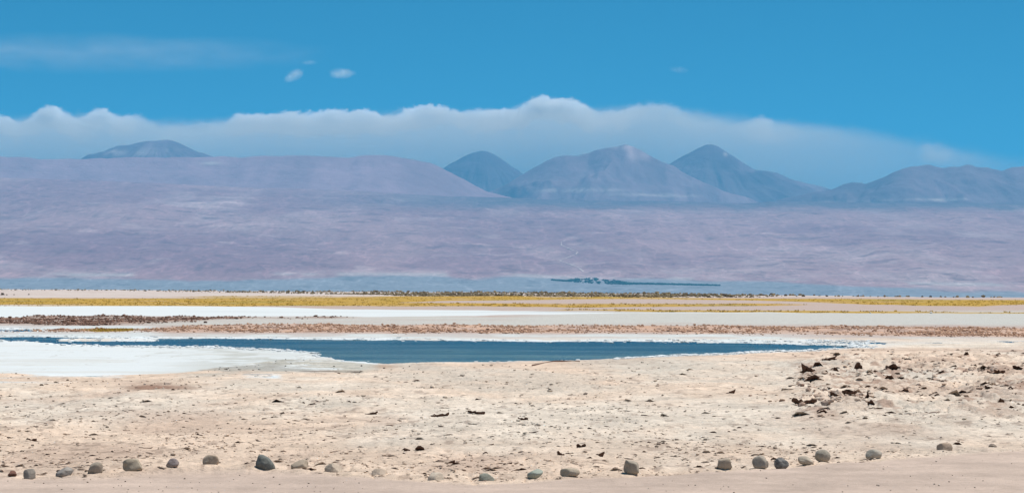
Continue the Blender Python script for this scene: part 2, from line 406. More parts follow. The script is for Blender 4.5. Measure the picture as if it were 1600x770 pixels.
def ground_color(x, y):
    ys = np.maximum(y, 12.0)
    px = to_px(x, ys); py = to_py(ys)
    n1 = fbm(x / 5.0, y / 14.0, 4, 81); n2 = fbm(x / 1.1, y / 2.4, 4, 82); n3 = fbm(x / 14.0, y / 40.0, 3, 83)
    c = np.empty(x.shape + (3,), dtype=np.float32); c[:] = TAN
    # paler salt bloom on the near crust, strongest midway to the lagoon
    bl = sstep(-0.5, 0.9, n1 + 0.45 * n2 + 0.9 * np.exp(-((py - 640) / 26.0) ** 2) + 0.5 * np.exp(-((py - 585) / 14.0) ** 2) * sstep(900, 1050, px) - 0.35 * sstep(668, 700, py))
    c = lerp3(c, PALE, 0.85 * bl)
    st2 = fbm(x / 0.9, y / 1.3, 4, 99)
    c = c * (1 + 0.16 * st2)[..., None].astype(np.float32)
    pk = sstep(0.15, 0.9, fbm(x / 3.0, y / 6.0, 3, 84) + 0.5 * np.exp(-((px - 110) / 120.0) ** 2 - ((py - 705) / 16.0) ** 2) * 2)
    c = lerp3(c, (0.50, 0.355, 0.265), 0.55 * pk)
    gc = sstep(0.1, 0.8, fbm(x / 4.0, y / 9.0, 3, 85))
    c = lerp3(c, GREYC, 0.5 * gc)
    # small brown crumbs and rusty flecks
    fl = sstep(0.50, 0.72, fbm(x / 0.20, y / 0.42, 3, 86) + 0.25 * fbm(x / 3, y / 5, 2, 87))
    c = lerp3(c, (0.24, 0.16, 0.12), 0.45 * fl * (1 - sstep(100, 130, y)))
    br = np.exp(-(((px - 240) / 42.0) ** 2 + ((py - 607) / 6.0) ** 2)) + 0.8 * np.exp(-(((px - 1555) / 34.0) ** 2 + ((py - 587) / 6.0) ** 2)) + 0.7 * np.exp(-(((px - 1268) / 16.0) ** 2 + ((py - 590) / 9.0) ** 2))
    c = lerp3(c, (0.26, 0.15, 0.10), np.clip(br * (0.7 + 0.9 * n2), 0, 0.85))
    rrm = rough_right(px, py)
    c = lerp3(c, (0.36, 0.225, 0.16), rrm * 0.75 * sstep(0.05, 0.55, fbm(x / 0.5, y / 0.9, 4, 105) + 0.4 * n1))  # brown earth patches; shadows among the heaved lumps are also put into this colour
    c = lerp3(c, (0.34, 0.20, 0.14), 0.6 * np.exp(-((px - 252) / 60.0) ** 2 - ((py - 604 - 0.04 * (px - 250)) / 7.0) ** 2) * sstep(-0.2, 0.4, n2))
    tw = sstep(300, 400, px) * (1 - sstep(588, 598, px)) * sstep(545, 552, py) * (1 - sstep(574, 581, py))
    # grey wet tongue of crust between pan and shore
    tg = sstep(380, 440, px) * (1 - sstep(560, 596, px)) * sstep(550, 558, py) * (1 - sstep(576, 584, py))
    c = lerp3(c, (0.50, 0.475, 0.40), np.maximum(tg, tw) * (0.75 + 0.4 * sstep(-.3, .4, n2)).clip(0, 1))
    wf = fbm(x / 1.4, y / 1.1, 4, 107) + 0.3 * fbm(x / 0.25, y / 0.4, 3, 108)
    c = lerp3(c, (0.66, 0.66, 0.62), np.maximum(tg, tw) * sstep(-0.15, 0.45, wf - 0.9 * sstep(470, 585, px) + 0.55 * sstep(566, 556, py)))
    c = lerp3(c, (0.34, 0.31, 0.26), np.maximum(tg, tw) * 0.6 * sstep(0.35, 0.7, fbm(x / 0.35, y / 0.6, 3, 109)))
    lg = np.exp(-((py - 580.2 - 0.5 * fbm(x / 1.5, y / 9.0, 2, 110)) / 0.8) ** 2) * sstep(462, 474, px) * (1 - sstep(558, 568, px))
    lg = np.maximum(lg, np.exp(-((py - 585.3) / 0.7) ** 2) * sstep(376, 382, px) * (1 - sstep(418, 428, px)))
    c = lerp3(c, (0.13, 0.10, 0.08), 0.85 * lg)
    og = np.exp(-(((px - 600) / 18.0) ** 2 + ((py - 573) / 4.5) ** 2))
    c = lerp3(c, (0.46, 0.31, 0.215), 0.8 * og)
    gl = sstep(240, 330, px) * (1 - sstep(470, 520, px)) * sstep(556, 566, py) * (1 - sstep(582, 590, py))
    c = lerp3(c, (0.36, 0.33, 0.28), gl * sstep(-.4, .5, n2) * 0.8)
    lf = (1 - sstep(80, 150, px)) * sstep(584, 588, py) * (1 - sstep(598, 602, py))
    c = lerp3(c, WHITE, lf * sstep(-0.4, 0.3, n1 + 0.4 * n2))
    # beyond the lagoon
    far = 1 - sstep(526, 531, py)
    fb = sstep(519, 523, py) * (1 - sstep(541, 545, py)) * (py < poly(px, FARS) + 3)
    band = np.broadcast_to(np.asarray(PINK, dtype=np.float32), c.shape)
    gw = sstep(483, 489, py) * (1 - sstep(505, 512, py))
    band = lerp3(band, GREEN, gw * sstep(-0.7, 0.4, fbm(x / 30.0, y / 22.0, 4, 88) + sstep(760, 1000, px) * 0.7 * (1 - sstep(499, 508, py))))
    top = 1 - sstep(463, 466, py)
    band = lerp3(band, (0.56, 0.47, 0.41), top * (0.5 + 0.5 * sstep(-.4, .4, n3)))
    c = c + (band - c) * far[..., None]
    fringe = sstep(519.5, 523.5, py) * (1 - sstep(0.5, 2.5, py - np.minimum(poly(px, FARS), poly(px, [(0, 560), (1200, 538), (1290, 539), (1340, 539), (1420, 537), (1600, 533), (2000, 533)]))))
    c = lerp3(c, (0.60, 0.61, 0.57), fringe * (1 - 0.6 * sstep(1180, 1330, px)) * (0.45 + 0.5 * sstep(-0.3, 0.3, fbm(x / 2.5, y / 5.0, 4, 89))))
    lb = (1 - sstep(210, 270, px)) * sstep(508.5, 510, py) * (1 - sstep(527, 530, py))
    c = lerp3(c, (0.58, 0.59, 0.56), lb * (0.5 + 0.5 * sstep(-.4, .2, fbm(x / 3.0, y / 6.0, 3, 90))))
    rb = red_band(px, py, x, y)
    c = lerp3(c, RED, rb * np.clip(0.75 + 0.5 * fbm(x / 1.5, y / 3.0, 3, 91), 0.25, 1))
    c = lerp3(c, (0.28, 0.18, 0.14), rb * sstep(0.25, 0.7, fbm(x / 0.7, y / 1.6, 3, 92)) * 0.8)
    db = dark_band(px, py, x, y)
    c = lerp3(c, BROWN, db * np.clip(0.8 + 0.6 * fbm(x / 2.0, y / 5.0, 3, 93), 0.3, 1))
    c = lerp3(c, (0.36, 0.23, 0.17), db * 0.8 * sstep(0.0, 0.6, fbm(x / 1.0, y / 3.5, 4, 117)))
    c = lerp3(c, WHITE, np.clip(salt_far(px, py, x, y), 0, 1))
    wl = salt_far(px, py, x, y) * sstep(0.35, 0.6, fbm(x / 60.0, y / 9.0, 3, 94)) * sstep(240, 420, px)
    c = lerp3(c, (0.42, 0.43, 0.41), wl * 0.6)
    sn = salt_near(px, py, x, y)
    c = lerp3(c, WHITE, sn)
    c = lerp3(c, (0.53, 0.50, 0.44), sn * 0.55 * sstep(0.05, 0.6, fbm(x / 5.0, y / 2.2, 5, 100)))
    c = lerp3(c, (0.46, 0.44, 0.39), sn * 0.7 * (1 - sstep(0.0, 0.05, np.abs(fbm(x / 1.8, y / 4.0, 2, 103)))) * sstep(-0.1, 0.4, fbm(x / 8.0, y / 8.0, 2, 104)))
    c = lerp3(c, (0.43, 0.42, 0.37), sn * sstep(200, 420, px) * (0.25 + 0.75 * sstep(-0.1, 0.4, n2 + 0.4 * fbm(x / 6.0, y / 1.2, 3, 98) + 0.5 * sstep(558, 572, py))))
    gm = grass_mask(px, py, x, y)
    c = lerp3(c, GRASSC, gm * np.clip(1.05 + 0.35 * fbm(x / 9.0, y / 30.0, 3, 95), 0.6, 1))
    c = lerp3(c, (0.30, 0.235, 0.06), gm * 0.6 * sstep(0.1, 0.7, fbm(x / 14.0, y / 25.0, 4, 118)))
    m = lagoon_mask(px, py, x, ys)
    inl = ((ys > 66) & (ys < 190)).astype(float)
    rim = sstep(-3.2, -0.6, m) * (0.35 + 0.65 * sstep(-.2, .3, fbm(x / 1.5, y / 4.0, 3, 96)))
    rim = rim * (1 - 0.75 * sstep(1350, 1400, px)) * np.where((px > 590) & (px < 960) & (py > 555), 0.25, 1.0)
    c = lerp3(c, (0.70, 0.72, 0.70), inl * rim)
    c = lerp3(c, (0.20, 0.21, 0.18), inl * sstep(0.0, 1.0, m))
    rd = road_mask(px, py, x, ys)
    tr = 0.98 + 0.08 * fbm(x / 4.0, y / 0.6, 4, 97) + 0.09 * n2 + 0.05 * fbm(x / 0.3, y / 0.5, 2, 106)
    rc = np.asarray(ROADC, dtype=np.float32)[None] * tr[..., None] if tr.ndim == 1 else np.asarray(ROADC, dtype=np.float32) * tr[..., None]
    c = c + (rc - c) * rd[..., None]
    return np.clip(c, 0.01, 0.9)

# rows of the sheet
rows = [-1500, -300, -60, -10, 2, 8, 14, 20, 23, 25, 26.5]
d = 27.5
while d < 92: rows.append(d); d += 0.075 if d < 48 else (0.095 if d < 70 else 0.14)
pyv = to_py(d)
while pyv > 449.2:
    rows.append(float(depth_of(pyv))); pyv -= 0.45 if pyv > 452 else 0.3
rows += [9500, 12000, 16000, 20000, 26000]
rows = np.array(rows)
tc_in = np.linspace(-0.228, 0.228, 930)
tout = np.array([0.24, 0.26, 0.30, 0.38, 0.55, 0.85])
tcol = np.concatenate([-tout[::-1], tc_in, tout])
Y, T = np.meshgrid(rows, tcol, indexing='ij')
X = T * np.maximum(Y, 20.0)
X[:, 0] -= 300; X[:, -1] += 300
Z = height(X, Y)
CC = ground_color(X.ravel(), Y.ravel())
V = np.stack([X, Y, Z], -1).reshape(-1, 3)
FA = grid_faces(len(rows), len(tcol))
fx = V[FA].mean(1)
fpx = to_px(fx[:, 0], np.maximum(fx[:, 1], 12)); fpy = to_py(np.maximum(fx[:, 1], 12))
is_road = (road_mask(fpx, fpy, fx[:, 0], np.maximum(fx[:, 1], 12)) > 0.5)
is_salt = ((salt_near(fpx, fpy, fx[:, 0], fx[:, 1]) > 0.5) | (salt_far(fpx, fpy, fx[:, 0], fx[:, 1]) > 0.5)) & ~is_road & (fx[:, 1] > 60)
ground_z = height
for nm, sel, mt, lab, cat in (
        ('ground', ~is_road & ~is_salt, M_GROUND, 'pale pinkish desert flat of dry salt crust around the lagoon', 'ground'),
        ('road', is_road, M_ROAD, 'smooth packed dirt road along the row of stones', 'road'),
        ('salt_flat', is_salt, M_SALT, 'bright white sheets of salt beside and beyond the lagoon', 'salt flat')):
    v, f, c = compact(V, FA[sel], CC)
    tag(mesh_obj(nm, v, f, mt, True, c), lab, cat, kind='structure')

# lagoon water
wr = np.arange(66.0, 172.0, 0.4); wc = np.linspace(-0.232, 0.232, 420)
WY, WT = np.meshgrid(wr, wc, indexing='ij'); WX = WT * WY
WV = np.stack([WX, WY, np.full_like(WX, WATER_Z)], -1).reshape(-1, 3)
WF = grid_faces(len(wr), len(wc))
wm = lagoon_mask(to_px(WX, WY), to_py(WY), WX, WY).ravel()
WF = WF[(wm[WF] > -3.0).any(1)]
v, f, _ = compact(WV, WF)
tag(mesh_obj('lagoon', v, f, M_WATER, True), 'dark blue shallow lagoon rippled by wind', 'water', kind='structure')

# ------------------------------------------------------------------ alluvial slope, mountains
D0, D1 = 25000.0, 46000.0
TOPE = [(-600, 280), (0, 283), (100, 286), (200, 290), (300, 295), (400, 299), (500, 302), (600, 306), (700, 309), (900, 312), (1000, 314), (1100, 317), (1200, 319), (1400, 321), (2200, 323)]
def slope_z(px, dd):
    zt = CAM_H + (YH - poly(px, TOPE)) / F * D1
    s = (dd - D0) / (D1 - D0)
    x = (px - 800) / F * dd
    z = -112 + (zt + 112) * np.where(s < 1, np.clip(s, 0, None) ** 1.12, 1 + (s - 1) * 0.15)
    up = np.clip(s, 0, 1)
    rl = 55 * fbm(x / 1500.0, dd / 3800.0, 5, 101) + 30 * np.abs(fbm(x / 420.0, dd / 2600.0, 4, 102))
    z = z + rl * sstep(0.03, 0.3, up) * (1 - 0.7 * sstep(0.85, 1.0, up))
    # a low scarp on the right and a long step on the left
    z = z + 45 * sstep(-1, 1, (dd - 28600 - 1.1 * (x - 5200)) / 300.0) * sstep(4200, 4700, x)
    z = z + 60 * sstep(-1, 1, (dd - 33000 + 0.8 * x) / 500.0) * (1 - sstep(-3000, 1500, x))
    return z

def slope_color(px, py, x, dd):
    n1 = fbm(x / 2600.0, dd / 5200.0, 4, 111); n2 = fbm(x / 500.0, dd / 1300.0, 4, 112); n3 = fbm(x / 900.0, dd / 5200.0, 4, 113)
    c = np.empty(x.shape + (3,), dtype=np.float32); c[:] = (0.345, 0.222, 0.205)
    c = lerp3(c, (0.28, 0.172, 0.168), sstep(-0.2, 0.6, n1 + 0.3 * n2))
    c = lerp3(c, (0.385, 0.275, 0.25), sstep(0.15, 0.8, n3 + 0.4 * n2) * 0.6)
    dk = (1 - sstep(420, 640, px)) * sstep(345, 380, py) * (1 - sstep(395, 440, py - 0.09 * (px - 150)))
    c = lerp3(c, (0.235, 0.135, 0.14), dk * 0.75)
    pl = sstep(1080, 1250, px) * sstep(372, 400, py - 0.02 * (px - 1200)) + (1 - sstep(120, 200, px)) * sstep(400, 410, py - 0.15 * px) + sstep(330, 440, px) * sstep(418, 426, py)
    c = lerp3(c, (0.42, 0.31, 0.28), np.clip(pl, 0, 1) * np.clip(0.35 + 0.6 * n2, 0.1, 1))
    st = sstep(0.45, 0.7, fbm(x / 1600.0, dd / 900.0, 4, 114)) * np.exp(-((py - 318) / 12.0) ** 2) + sstep(0.5, 0.8, fbm(x / 420.0, dd / 500.0, 4, 115)) * sstep(310, 330, py) * 0.6
    c = lerp3(c, (0.47, 0.36, 0.32), 0.7 * np.clip(st, 0, 1))
    bt = sstep(0, 6, py + 7 * n1 + 3 * n2 - poly(px, [(0, 430), (180, 431), (300, 438), (450, 436), (560, 431), (800, 433), (1000, 434), (1200, 440), (1400, 447), (1600, 452)]))
    c = lerp3(c, (0.235, 0.25, 0.25), bt)
    c = lerp3(c, (0.40, 0.35, 0.31), np.exp(-((py - poly(px, [(0, 429), (560, 429), (1600, 445)]) + 5 * n1) / 2.5) ** 2) * sstep(-0.1, 0.4, n2 + n3))
    fd = sstep(0.45, 0.8, fbm(x / 500.0, dd / 420.0, 4, 116)) * sstep(300, 330, py)
    c = lerp3(c, (0.17, 0.105, 0.105), 0.6 * fd * (1 - bt))
    tb = 1 - sstep(316, 336, py + 5 * n2 + 4 * n1)
    c = lerp3(c, (0.12, 0.11, 0.12), tb * 0.9 * sstep(350, 850, px))
    return c * np.array((0.955, 0.885, 0.925), dtype=np.float32)

dd = np.concatenate([D0 + (D1 - D0) * np.linspace(0, 1, 260) ** 1.0, np.linspace(47000, 52000, 8)])
pxs = np.linspace(-520, 2120, 620)
DD, PP = np.meshgrid(dd, pxs, indexing='ij')
XX = (PP - 800) / F * DD
ZZ = slope_z(PP, DD)
SPY = YH - F * (ZZ - CAM_H) / DD
tag(mesh_obj('alluvial_slope', np.stack([XX, DD, ZZ], -1).reshape(-1, 3), grid_faces(*DD.shape), M_SLOPE, True,
             slope_color(PP.ravel(), SPY.ravel(), XX.ravel(), DD.ravel())),
    'long purple brown desert slope rising from the plain to the mountains', 'slope', kind='structure')

def slope_depth(px, py):
    """depth at which the slope is seen on the given bearing and row"""
    t = np.linspace(D0 + 50, D1, 1500)
    z = slope_z(np.full_like(t, px), t)
    r = YH - F * (z - CAM_H) / t
    i = int(np.argmax(r <= py)); return t[i], z[i]

def ridge(name, label, dist, pts, base_py, slope, colr, seed, gully=1.0, cone=None, pale=None, n=(260, 90), streak=0.8):
    """mountain as a relief: ridge line with the given skyline, or a cone round its summit"""
    pts = np.asarray(pts, dtype=float)
    pw = (pts[:, 0] - 800) / F * dist
    zw = CAM_H + (YH - pts[:, 1]) / F * dist
    zb = CAM_H + (YH - base_py) / F * dist
    x = np.linspace(pw[0], pw[-1], n[0])
    hmax = zw.max() - zb
    wmax = hmax / slope
    y = np.linspace(-wmax, wmax * 0.6, n[1])
    YY, XX = np.meshgrid(y, x, indexing='ij')
    if cone is not None:
        xc = (cone - 800) / F * dist
        r = np.hypot(XX - xc, YY); th = np.arctan2(YY, XX - xc)
        hl = np.interp(xc - r, pw, zw); hr = np.interp(xc + r, pw, zw)
        hl = np.where(xc - r < pw[0], zb - 50, hl); hr = np.where(xc + r > pw[-1], zb - 50, hr)
        k = 0.5 + 0.5 * np.cos(th)
        h = hl * (1 - k) + hr * k
        g = np.abs(fbm(th * 5.0 + 0.3 * fbm(r / 2500.0, th, 2, seed), r / 6000.0, 4, seed + 3)) - 0.3
        h = h + 190 * gully * g * sstep(300, 2500, r) * np.abs(np.sin(th)) ** 0.5
    else:
        xw = XX + 500 * fbm(XX / 4000.0, YY / 3000.0, 2, seed) * np.minimum(np.abs(YY) / 1500.0, 1)
        p = np.interp(xw, pw, zw)
        w = np.maximum((p - zb) / slope, 50)
        s = np.clip(np.abs(YY) / w, 0, 1.6)
        h = zb + (p - zb) * (1 - s ** 0.85)
        g = np.abs(fbm(XX / 1100.0 + 0.4 * fbm(XX / 2000.0, YY / 2000.0, 2, seed + 9), YY / 4200.0, 5, seed + 3)) - 0.25
        h = h - 260 * gully * g * sstep(0.02, 0.35, s)
    h = h + (24 + 10 * gully) * fbm(XX / 420.0, YY / 420.0, 4, seed + 6) * (h > zb)
    nz = fbm(XX / 1500.0, YY / 2500.0, 4, seed + 20)
    c = np.empty(XX.shape + (3,), dtype=np.float32); c[:] = colr
    c = lerp3(c, np.asarray(colr) * 0.6, sstep(-0.1, 0.6, nz) * min(1.0, streak * 1.5))
    c = lerp3(c, np.asarray(colr) * 1.5, sstep(0.05, 0.6, fbm(XX / 600.0, YY / 3000.0, 5, seed + 30)) * streak)
    if pale is not None:
        rpy = YH - F * (h - CAM_H) / dist; rpx = 800 + F * XX / dist
        for (cx, cyy, sx, sy, amt, colp) in pale:
            mm = np.exp(-((rpx - cx) / sx) ** 2 - ((rpy - cyy) / sy) ** 2)
            mm = np.clip(mm * amt * (0.7 + 0.9 * fbm(XX / 350.0, YY / 1600.0, 4, seed + 40)), 0, 1)
            c = lerp3(c, colp, mm)
    ob = mesh_obj(name, np.stack([XX, YY + dist, h], -1).reshape(-1, 3), grid_faces(*XX.shape), M_ROCK, True, c.reshape(-1, 3))
    return tag(ob, label, 'mountain', kind='structure')

SND = (0.50, 0.42, 0.36)
ridge('hills', 'long rounded lilac hills behind the left half of the slope', 50500,
      [(-520, 262), (-300, 250), (-150, 244), (0, 243), (40, 246), (90, 247.5), (130, 247), (180, 244), (250, 244), (320, 243), (345, 243), (372, 246.5), (400, 243.5), (430, 242), (500, 243), (545, 245.5), (562, 242), (585, 240), (605, 241), (640, 247), (672, 252), (700, 264), (730, 282), (760, 298), (800, 308), (860, 322), (900, 335)],
      335, 0.26, (0.31, 0.195, 0.21), 200, 0.16, streak=0.22, pale=[(335, 257, 18, 2, 0.8, SND)])
ridge('mountain', 'broad dark dome mountain standing behind the lilac hills on the left', 60000,
      [(60, 300), (100, 268), (135, 246), (160, 239), (185, 230), (200, 226.5), (222, 221.5), (245, 219.5), (262, 220), (280, 225), (300, 234), (322, 242), (345, 252), (400, 275), (440, 300)],
      330, 0.42, (0.15, 0.105, 0.115), 220, 1.2, cone=246, pale=[(190, 243, 14, 6, 0.7, SND), (262, 240, 22, 8, 0.6, SND), (235, 243, 8, 6, 0.6, SND)])
ridge('mountain', 'dark blue volcano with a blunt top beside the end of the lilac hills', 63000,
      [(570, 345), (620, 318), (660, 290), (690, 264), (703, 257), (722, 246), (738, 239.5), (748, 237.2), (760, 237.2), (772, 241), (785, 250), (800, 261), (818, 272), (860, 298), (900, 318), (950, 345)],
      345, 0.5, (0.12, 0.09, 0.10), 240, 1.0, cone=755)
ridge('mountain', 'massive volcano with a pale streaked rounded summit and a shoulder on its left', 55000,
      [(660, 345), (720, 320), (760, 302), (800, 282), (822, 268), (850, 252), (866, 245), (880, 240.5), (895, 239.5), (918, 239.5), (930, 233.5), (945, 228), (960, 226), (976, 225), (990, 227), (1008, 236), (1024, 246), (1040, 254.5), (1060, 262), (1090, 278), (1130, 296), (1200, 320), (1280, 345)],
      345, 0.36, (0.215, 0.145, 0.155), 260, 1.2, streak=0.45, pale=[(966, 231, 18, 4, 1.0, (0.60, 0.44, 0.42)), (1000, 244, 18, 10, 0.7, (0.58, 0.42, 0.40)), (985, 236, 6, 14, 0.8, (0.58, 0.42, 0.40)), (890, 304, 70, 2.2, 0.8, SND), (1010, 311, 55, 2.2, 0.8, SND)])
ridge('mountain', 'pointed blue volcano with a small flat crater top, right of the streaked one', 60000,
      [(900, 345), (960, 320), (1000, 290), (1030, 268), (1050, 255.5), (1070, 242.5), (1088, 233.5), (1104, 228), (1118, 228), (1132, 234), (1146, 243.5), (1166, 257), (1186, 269.5), (1205, 271), (1216, 272), (1240, 284), (1275, 294.5), (1310, 304), (1360, 320), (1440, 345)],
      345, 0.46, (0.15, 0.11, 0.12), 280, 1.0, cone=1112, pale=[(1131, 243, 3, 3, 1.2, SND)])
ridge('mountain', 'low serrated blue range with two humps at the right edge', 54000,
      [(1080, 345), (1180, 318), (1240, 306), (1280, 297), (1300, 295), (1318, 288.5), (1335, 285.5), (1352, 288), (1375, 278.5), (1400, 267), (1425, 260), (1450, 257.5), (1478, 262.5), (1495, 260.5), (1507, 255.5), (1515, 254.5), (1530, 260), (1550, 265), (1566, 267), (1580, 262), (1600, 257.5), (1640, 250), (1700, 256), (1780, 268), (1900, 300), (1960, 322)],
      345, 0.34, (0.20, 0.135, 0.145), 300, 1.2, streak=0.45, pale=[(1320, 318, 40, 2.0, 0.8, SND), (1440, 317, 40, 2.0, 0.8, SND)])

# pale track winding up the slope
tp = [(912, 425), (903, 418), (884, 411), (874, 407.5), (886, 403), (900, 397.5), (903, 394), (888, 388.5), (877, 383), (877, 378.5), (890, 373), (906, 369)]
tv = []; seg = []
for i in range(len(tp) - 1):
    for k in range(8):
        a = k / 8.0
        seg.append((tp[i][0] + (tp[i + 1][0] - tp[i][0]) * a, tp[i][1] + (tp[i + 1][1] - tp[i][1]) * a))
cen = []
for (a, b) in seg:
    dp, zz = slope_depth(a, b); cen.append(Vector(((a - 800) / F * dp, dp, zz + 5)))
for i, p in enumerate(cen):
    q = cen[min(i + 1, len(cen) - 1)] - cen[max(i - 1, 0)]
    s = Vector((-q.y, q.x, 0)); s = s.normalized() if s.length > 1e-6 else Vector((1, 0, 0))
    w = max(1.5, 6 + 3.5 * math.sin(i * 1.7) + 3.5 * math.sin(i * 0.61) - 3.0 * (i > 62))
    tv += [p + s * w, p - s * w]
tag(mesh_obj('track', np.array([tuple(v) for v in tv]), np.array([[2 * i, 2 * i + 1, 2 * i + 3, 2 * i + 2] for i in range(len(cen) - 1)]), M_TRACK, True),
    'pale track winding up the purple slope above the trees', 'track', kind='structure')

# ------------------------------------------------------------------ scattered masses
ICO_V = []; 
def ico(sub):
    bm = bmesh.new(); bmesh.ops.create_icosphere(bm, subdivisions=sub, radius=1.0)
    v = np.array([tuple(q.co) for q in bm.verts]); f = np.array([[q.index for q in p.verts] for p in bm.faces]); bm.free()
    return v, f
I1 = ico(1); I2 = ico(2)

def blobs(name, pos, size, colors, mat, base=I1, rough=0.35, sink=0.3, smooth=False):
    """many uneven lumps in one mesh; size (n,3)"""
    bv, bf = base; n = len(pos)
    jit = 1 + rough * (NPR.random((n, len(bv), 1)) * 2 - 1)
    rot = NPR.random(n) * 6.283
    v = bv[None] * jit
    cx, sx = np.cos(rot)[:, None], np.sin(rot)[:, None]
    v = np.stack([v[..., 0] * cx - v[..., 1] * sx, v[..., 0] * sx + v[..., 1] * cx, v[..., 2]], -1)
    v = v * size[:, None, :]
    v[..., 2] += size[:, 2][:, None] * (1 - 2 * sink) if False else size[:, 2][:, None] * (1 - sink)
    v = v + pos[:, None, :]
    f = (bf[None] + (np.arange(n) * len(bv))[:, None, None]).reshape(-1, 3)
    c = np.repeat(colors[:, None, :], len(bv), 1).reshape(-1, 3)
    return mesh_obj(name, v.reshape(-1, 3), f, mat, smooth, c)

def sample_zone(n, px0, px1, py0, py1, test):
    out = np.zeros((0, 2)); tries = 0
    while len(out) < n and tries < 60:
        px = NPR.uniform(px0, px1, n * 2); py = NPR.uniform(py0, py1, n * 2)
        y = depth_of(py); x = (px - 800) / F * y
        k = NPR.random(n * 2) < test(px, py, x, y)
        out = np.concatenate([out, np.stack([x[k], y[k]], -1)]); tries += 1
    return out[:n]

def place(xy): return np.concatenate([xy, ground_z(xy[:, 0], xy[:, 1])[:, None]], 1)

# clods of the reddish band
xy = sample_zone(7500, -120, 1720, 505, 532, lambda a, b, x, y: red_band(a, b, x, y) * np.clip(0.55 + 0.8 * fbm(x / 2.5, y / 6.0, 3, 121), 0, 1))
s = np.minimum(np.exp(NPR.normal(-3.3, 0.38, len(xy))), 0.09)
t = NPR.random((len(xy), 1))
tag(blobs('clods', place(xy), np.stack([s * 1.35, s * 1.2, s * 0.75], -1), np.array((0.60, 0.385, 0.255)) * (1 - t) + np.array((0.36, 0.20, 0.13)) * t, M_CLOD),
    'reddish brown band of broken crust clods beyond the lagoon', 'clods', kind='stuff')
# dark heaved earth on the left
xy = sample_zone(2400, -120, 560, 493, 511, lambda a, b, x, y: dark_band(a, b, x, y))
s = np.minimum(np.exp(NPR.normal(-3.05, 0.4, len(xy))), 0.10)
t = NPR.random((len(xy), 1))
tag(blobs('clods', place(xy), np.stack([s * 1.5, s * 1.3, s * 0.8], -1), np.array((0.31, 0.18, 0.13)) * (1 - t) + np.array((0.14, 0.08, 0.055)) * t, M_CLOD),
    'dark brown heaved ridge of earth clods before the far white salt sheet', 'clods', kind='stuff')
# brown clods of the heaved patch on the right and of the worn ledge on the left
def heave_test(a, b, x, y):
    g = lambda cx, cyy, sx, sy: np.exp(-((a - cx) / sx) ** 2 - ((b - cyy) / sy) ** 2)
    return np.clip(g(1270, 590, 30, 11) + 0.8 * g(1350, 586, 40, 9) + 0.7 * g(1300, 632, 60, 8) + g(1555, 587, 38, 6) + 0.35 * g(1440, 580, 90, 22) + 0.35 * g(1560, 620, 50, 14) + 0.25 * g(250, 606, 36, 6), 0, 1) * np.clip(0.5 + fbm(x / 0.9, y / 1.5, 3, 181), 0, 1)
xy = sample_zone(520, 180, 1640, 555, 650, heave_test)
s = np.minimum(np.exp(NPR.normal(-3.5, 0.45, len(xy))), 0.085)
t = NPR.random((len(xy), 1)) ** 2.2
tag(blobs('clods', place(xy), np.stack([s * 1.4, s * 1.2, s * 0.95], -1), np.array((0.64, 0.49, 0.375)) * (1 - t) + np.array((0.24, 0.14, 0.10)) * t, M_CLOD, rough=0.5, sink=0.6),
    'brown and tan clods among the heaved crust on the near flat', 'clods', kind='stuff')
# salt lumps along the shores
def salt_test(a, b, x, y):
    m = lagoon_mask(a, b, x, y)
    w = np.exp(-((m + 0.3) / 1.3) ** 2)
    k = np.where(b > 540, np.where((a > 960) | (a < 500), 1.0, 0.03), 0.16)
    k = np.where(a > 1260, 0.5, k)
    return w * k
xy = sample_zone(2600, -120, 1370, 512, 572, salt_test)
s = np.minimum(np.exp(NPR.normal(-3.35, 0.4, len(xy))), 0.09)
ps = place(xy); ps[:, 2] = np.maximum(ps[:, 2], WATER_Z)
t = NPR.random((len(xy), 1)) * 0.2
tag(blobs('salt_lumps', ps, np.stack([s * 1.7, s * 1.4, s * 0.42], -1), np.ones((len(xy), 3)) * np.array((0.74, 0.75, 0.73)) * (1 - t), M_CLOD, rough=0.3),
    'white crumbly salt lumps rimming the water of the lagoon', 'salt', kind='stuff')

# dry grass
xy = sample_zone(2600, -120, 1720, 461, 490, lambda a, b, x, y: grass_mask(a, b, x, y) * 0.9)
xy2 = sample_zone(500, 110, 230, 513, 520, lambda a, b, x, y: grass_mask(a, b, x, y))
xy = np.concatenate([xy, xy2]); n = len(xy)
P = place(xy); hgt = NPR.uniform(0.06, 0.22, n); wd = NPR.uniform(0.25, 0.6, n)
small = P[:, 1] < 250; hgt[small] *= 0.5; wd[small] *= 0.6
gv = []
for k in range(5):
    a = NPR.uniform(0, 3.14, n); off = NPR.uniform(-0.5, 0.5, (n, 2)) * wd[:, None]
    dx, dy = np.cos(a) * wd * 0.22, np.sin(a) * wd * 0.22
    b0 = np.stack([P[:, 0] + off[:, 0] - dx, P[:, 1] + off[:, 1] - dy, P[:, 2] - 0.03], -1)
    b1 = np.stack([P[:, 0] + off[:, 0] + dx, P[:, 1] + off[:, 1] + dy, P[:, 2] - 0.03], -1)
    tpn = np.stack([P[:, 0] + off[:, 0] * 1.6, P[:, 1] + off[:, 1] * 1.6, P[:, 2] + hgt * NPR.uniform(0.6, 1.0, n)], -1)
    gv.append(np.stack([b0, b1, tpn], 1))
gv = np.concatenate(gv, 0)
gcol = np.concatenate([np.array((0.54, 0.345, 0.075)) * (1 - q) + np.array((0.46, 0.33, 0.07)) * q for q in [NPR.random((n, 1)) ** 2 for _ in range(5)]], 0)
tag(mesh_obj('grass', gv.reshape(-1, 3), np.arange(len(gv) * 3).reshape(-1, 3), M_GRASS, False, np.repeat(gcol, 3, 0)),
    'bands of dry yellow grass across the far plain', 'grass', kind='stuff')

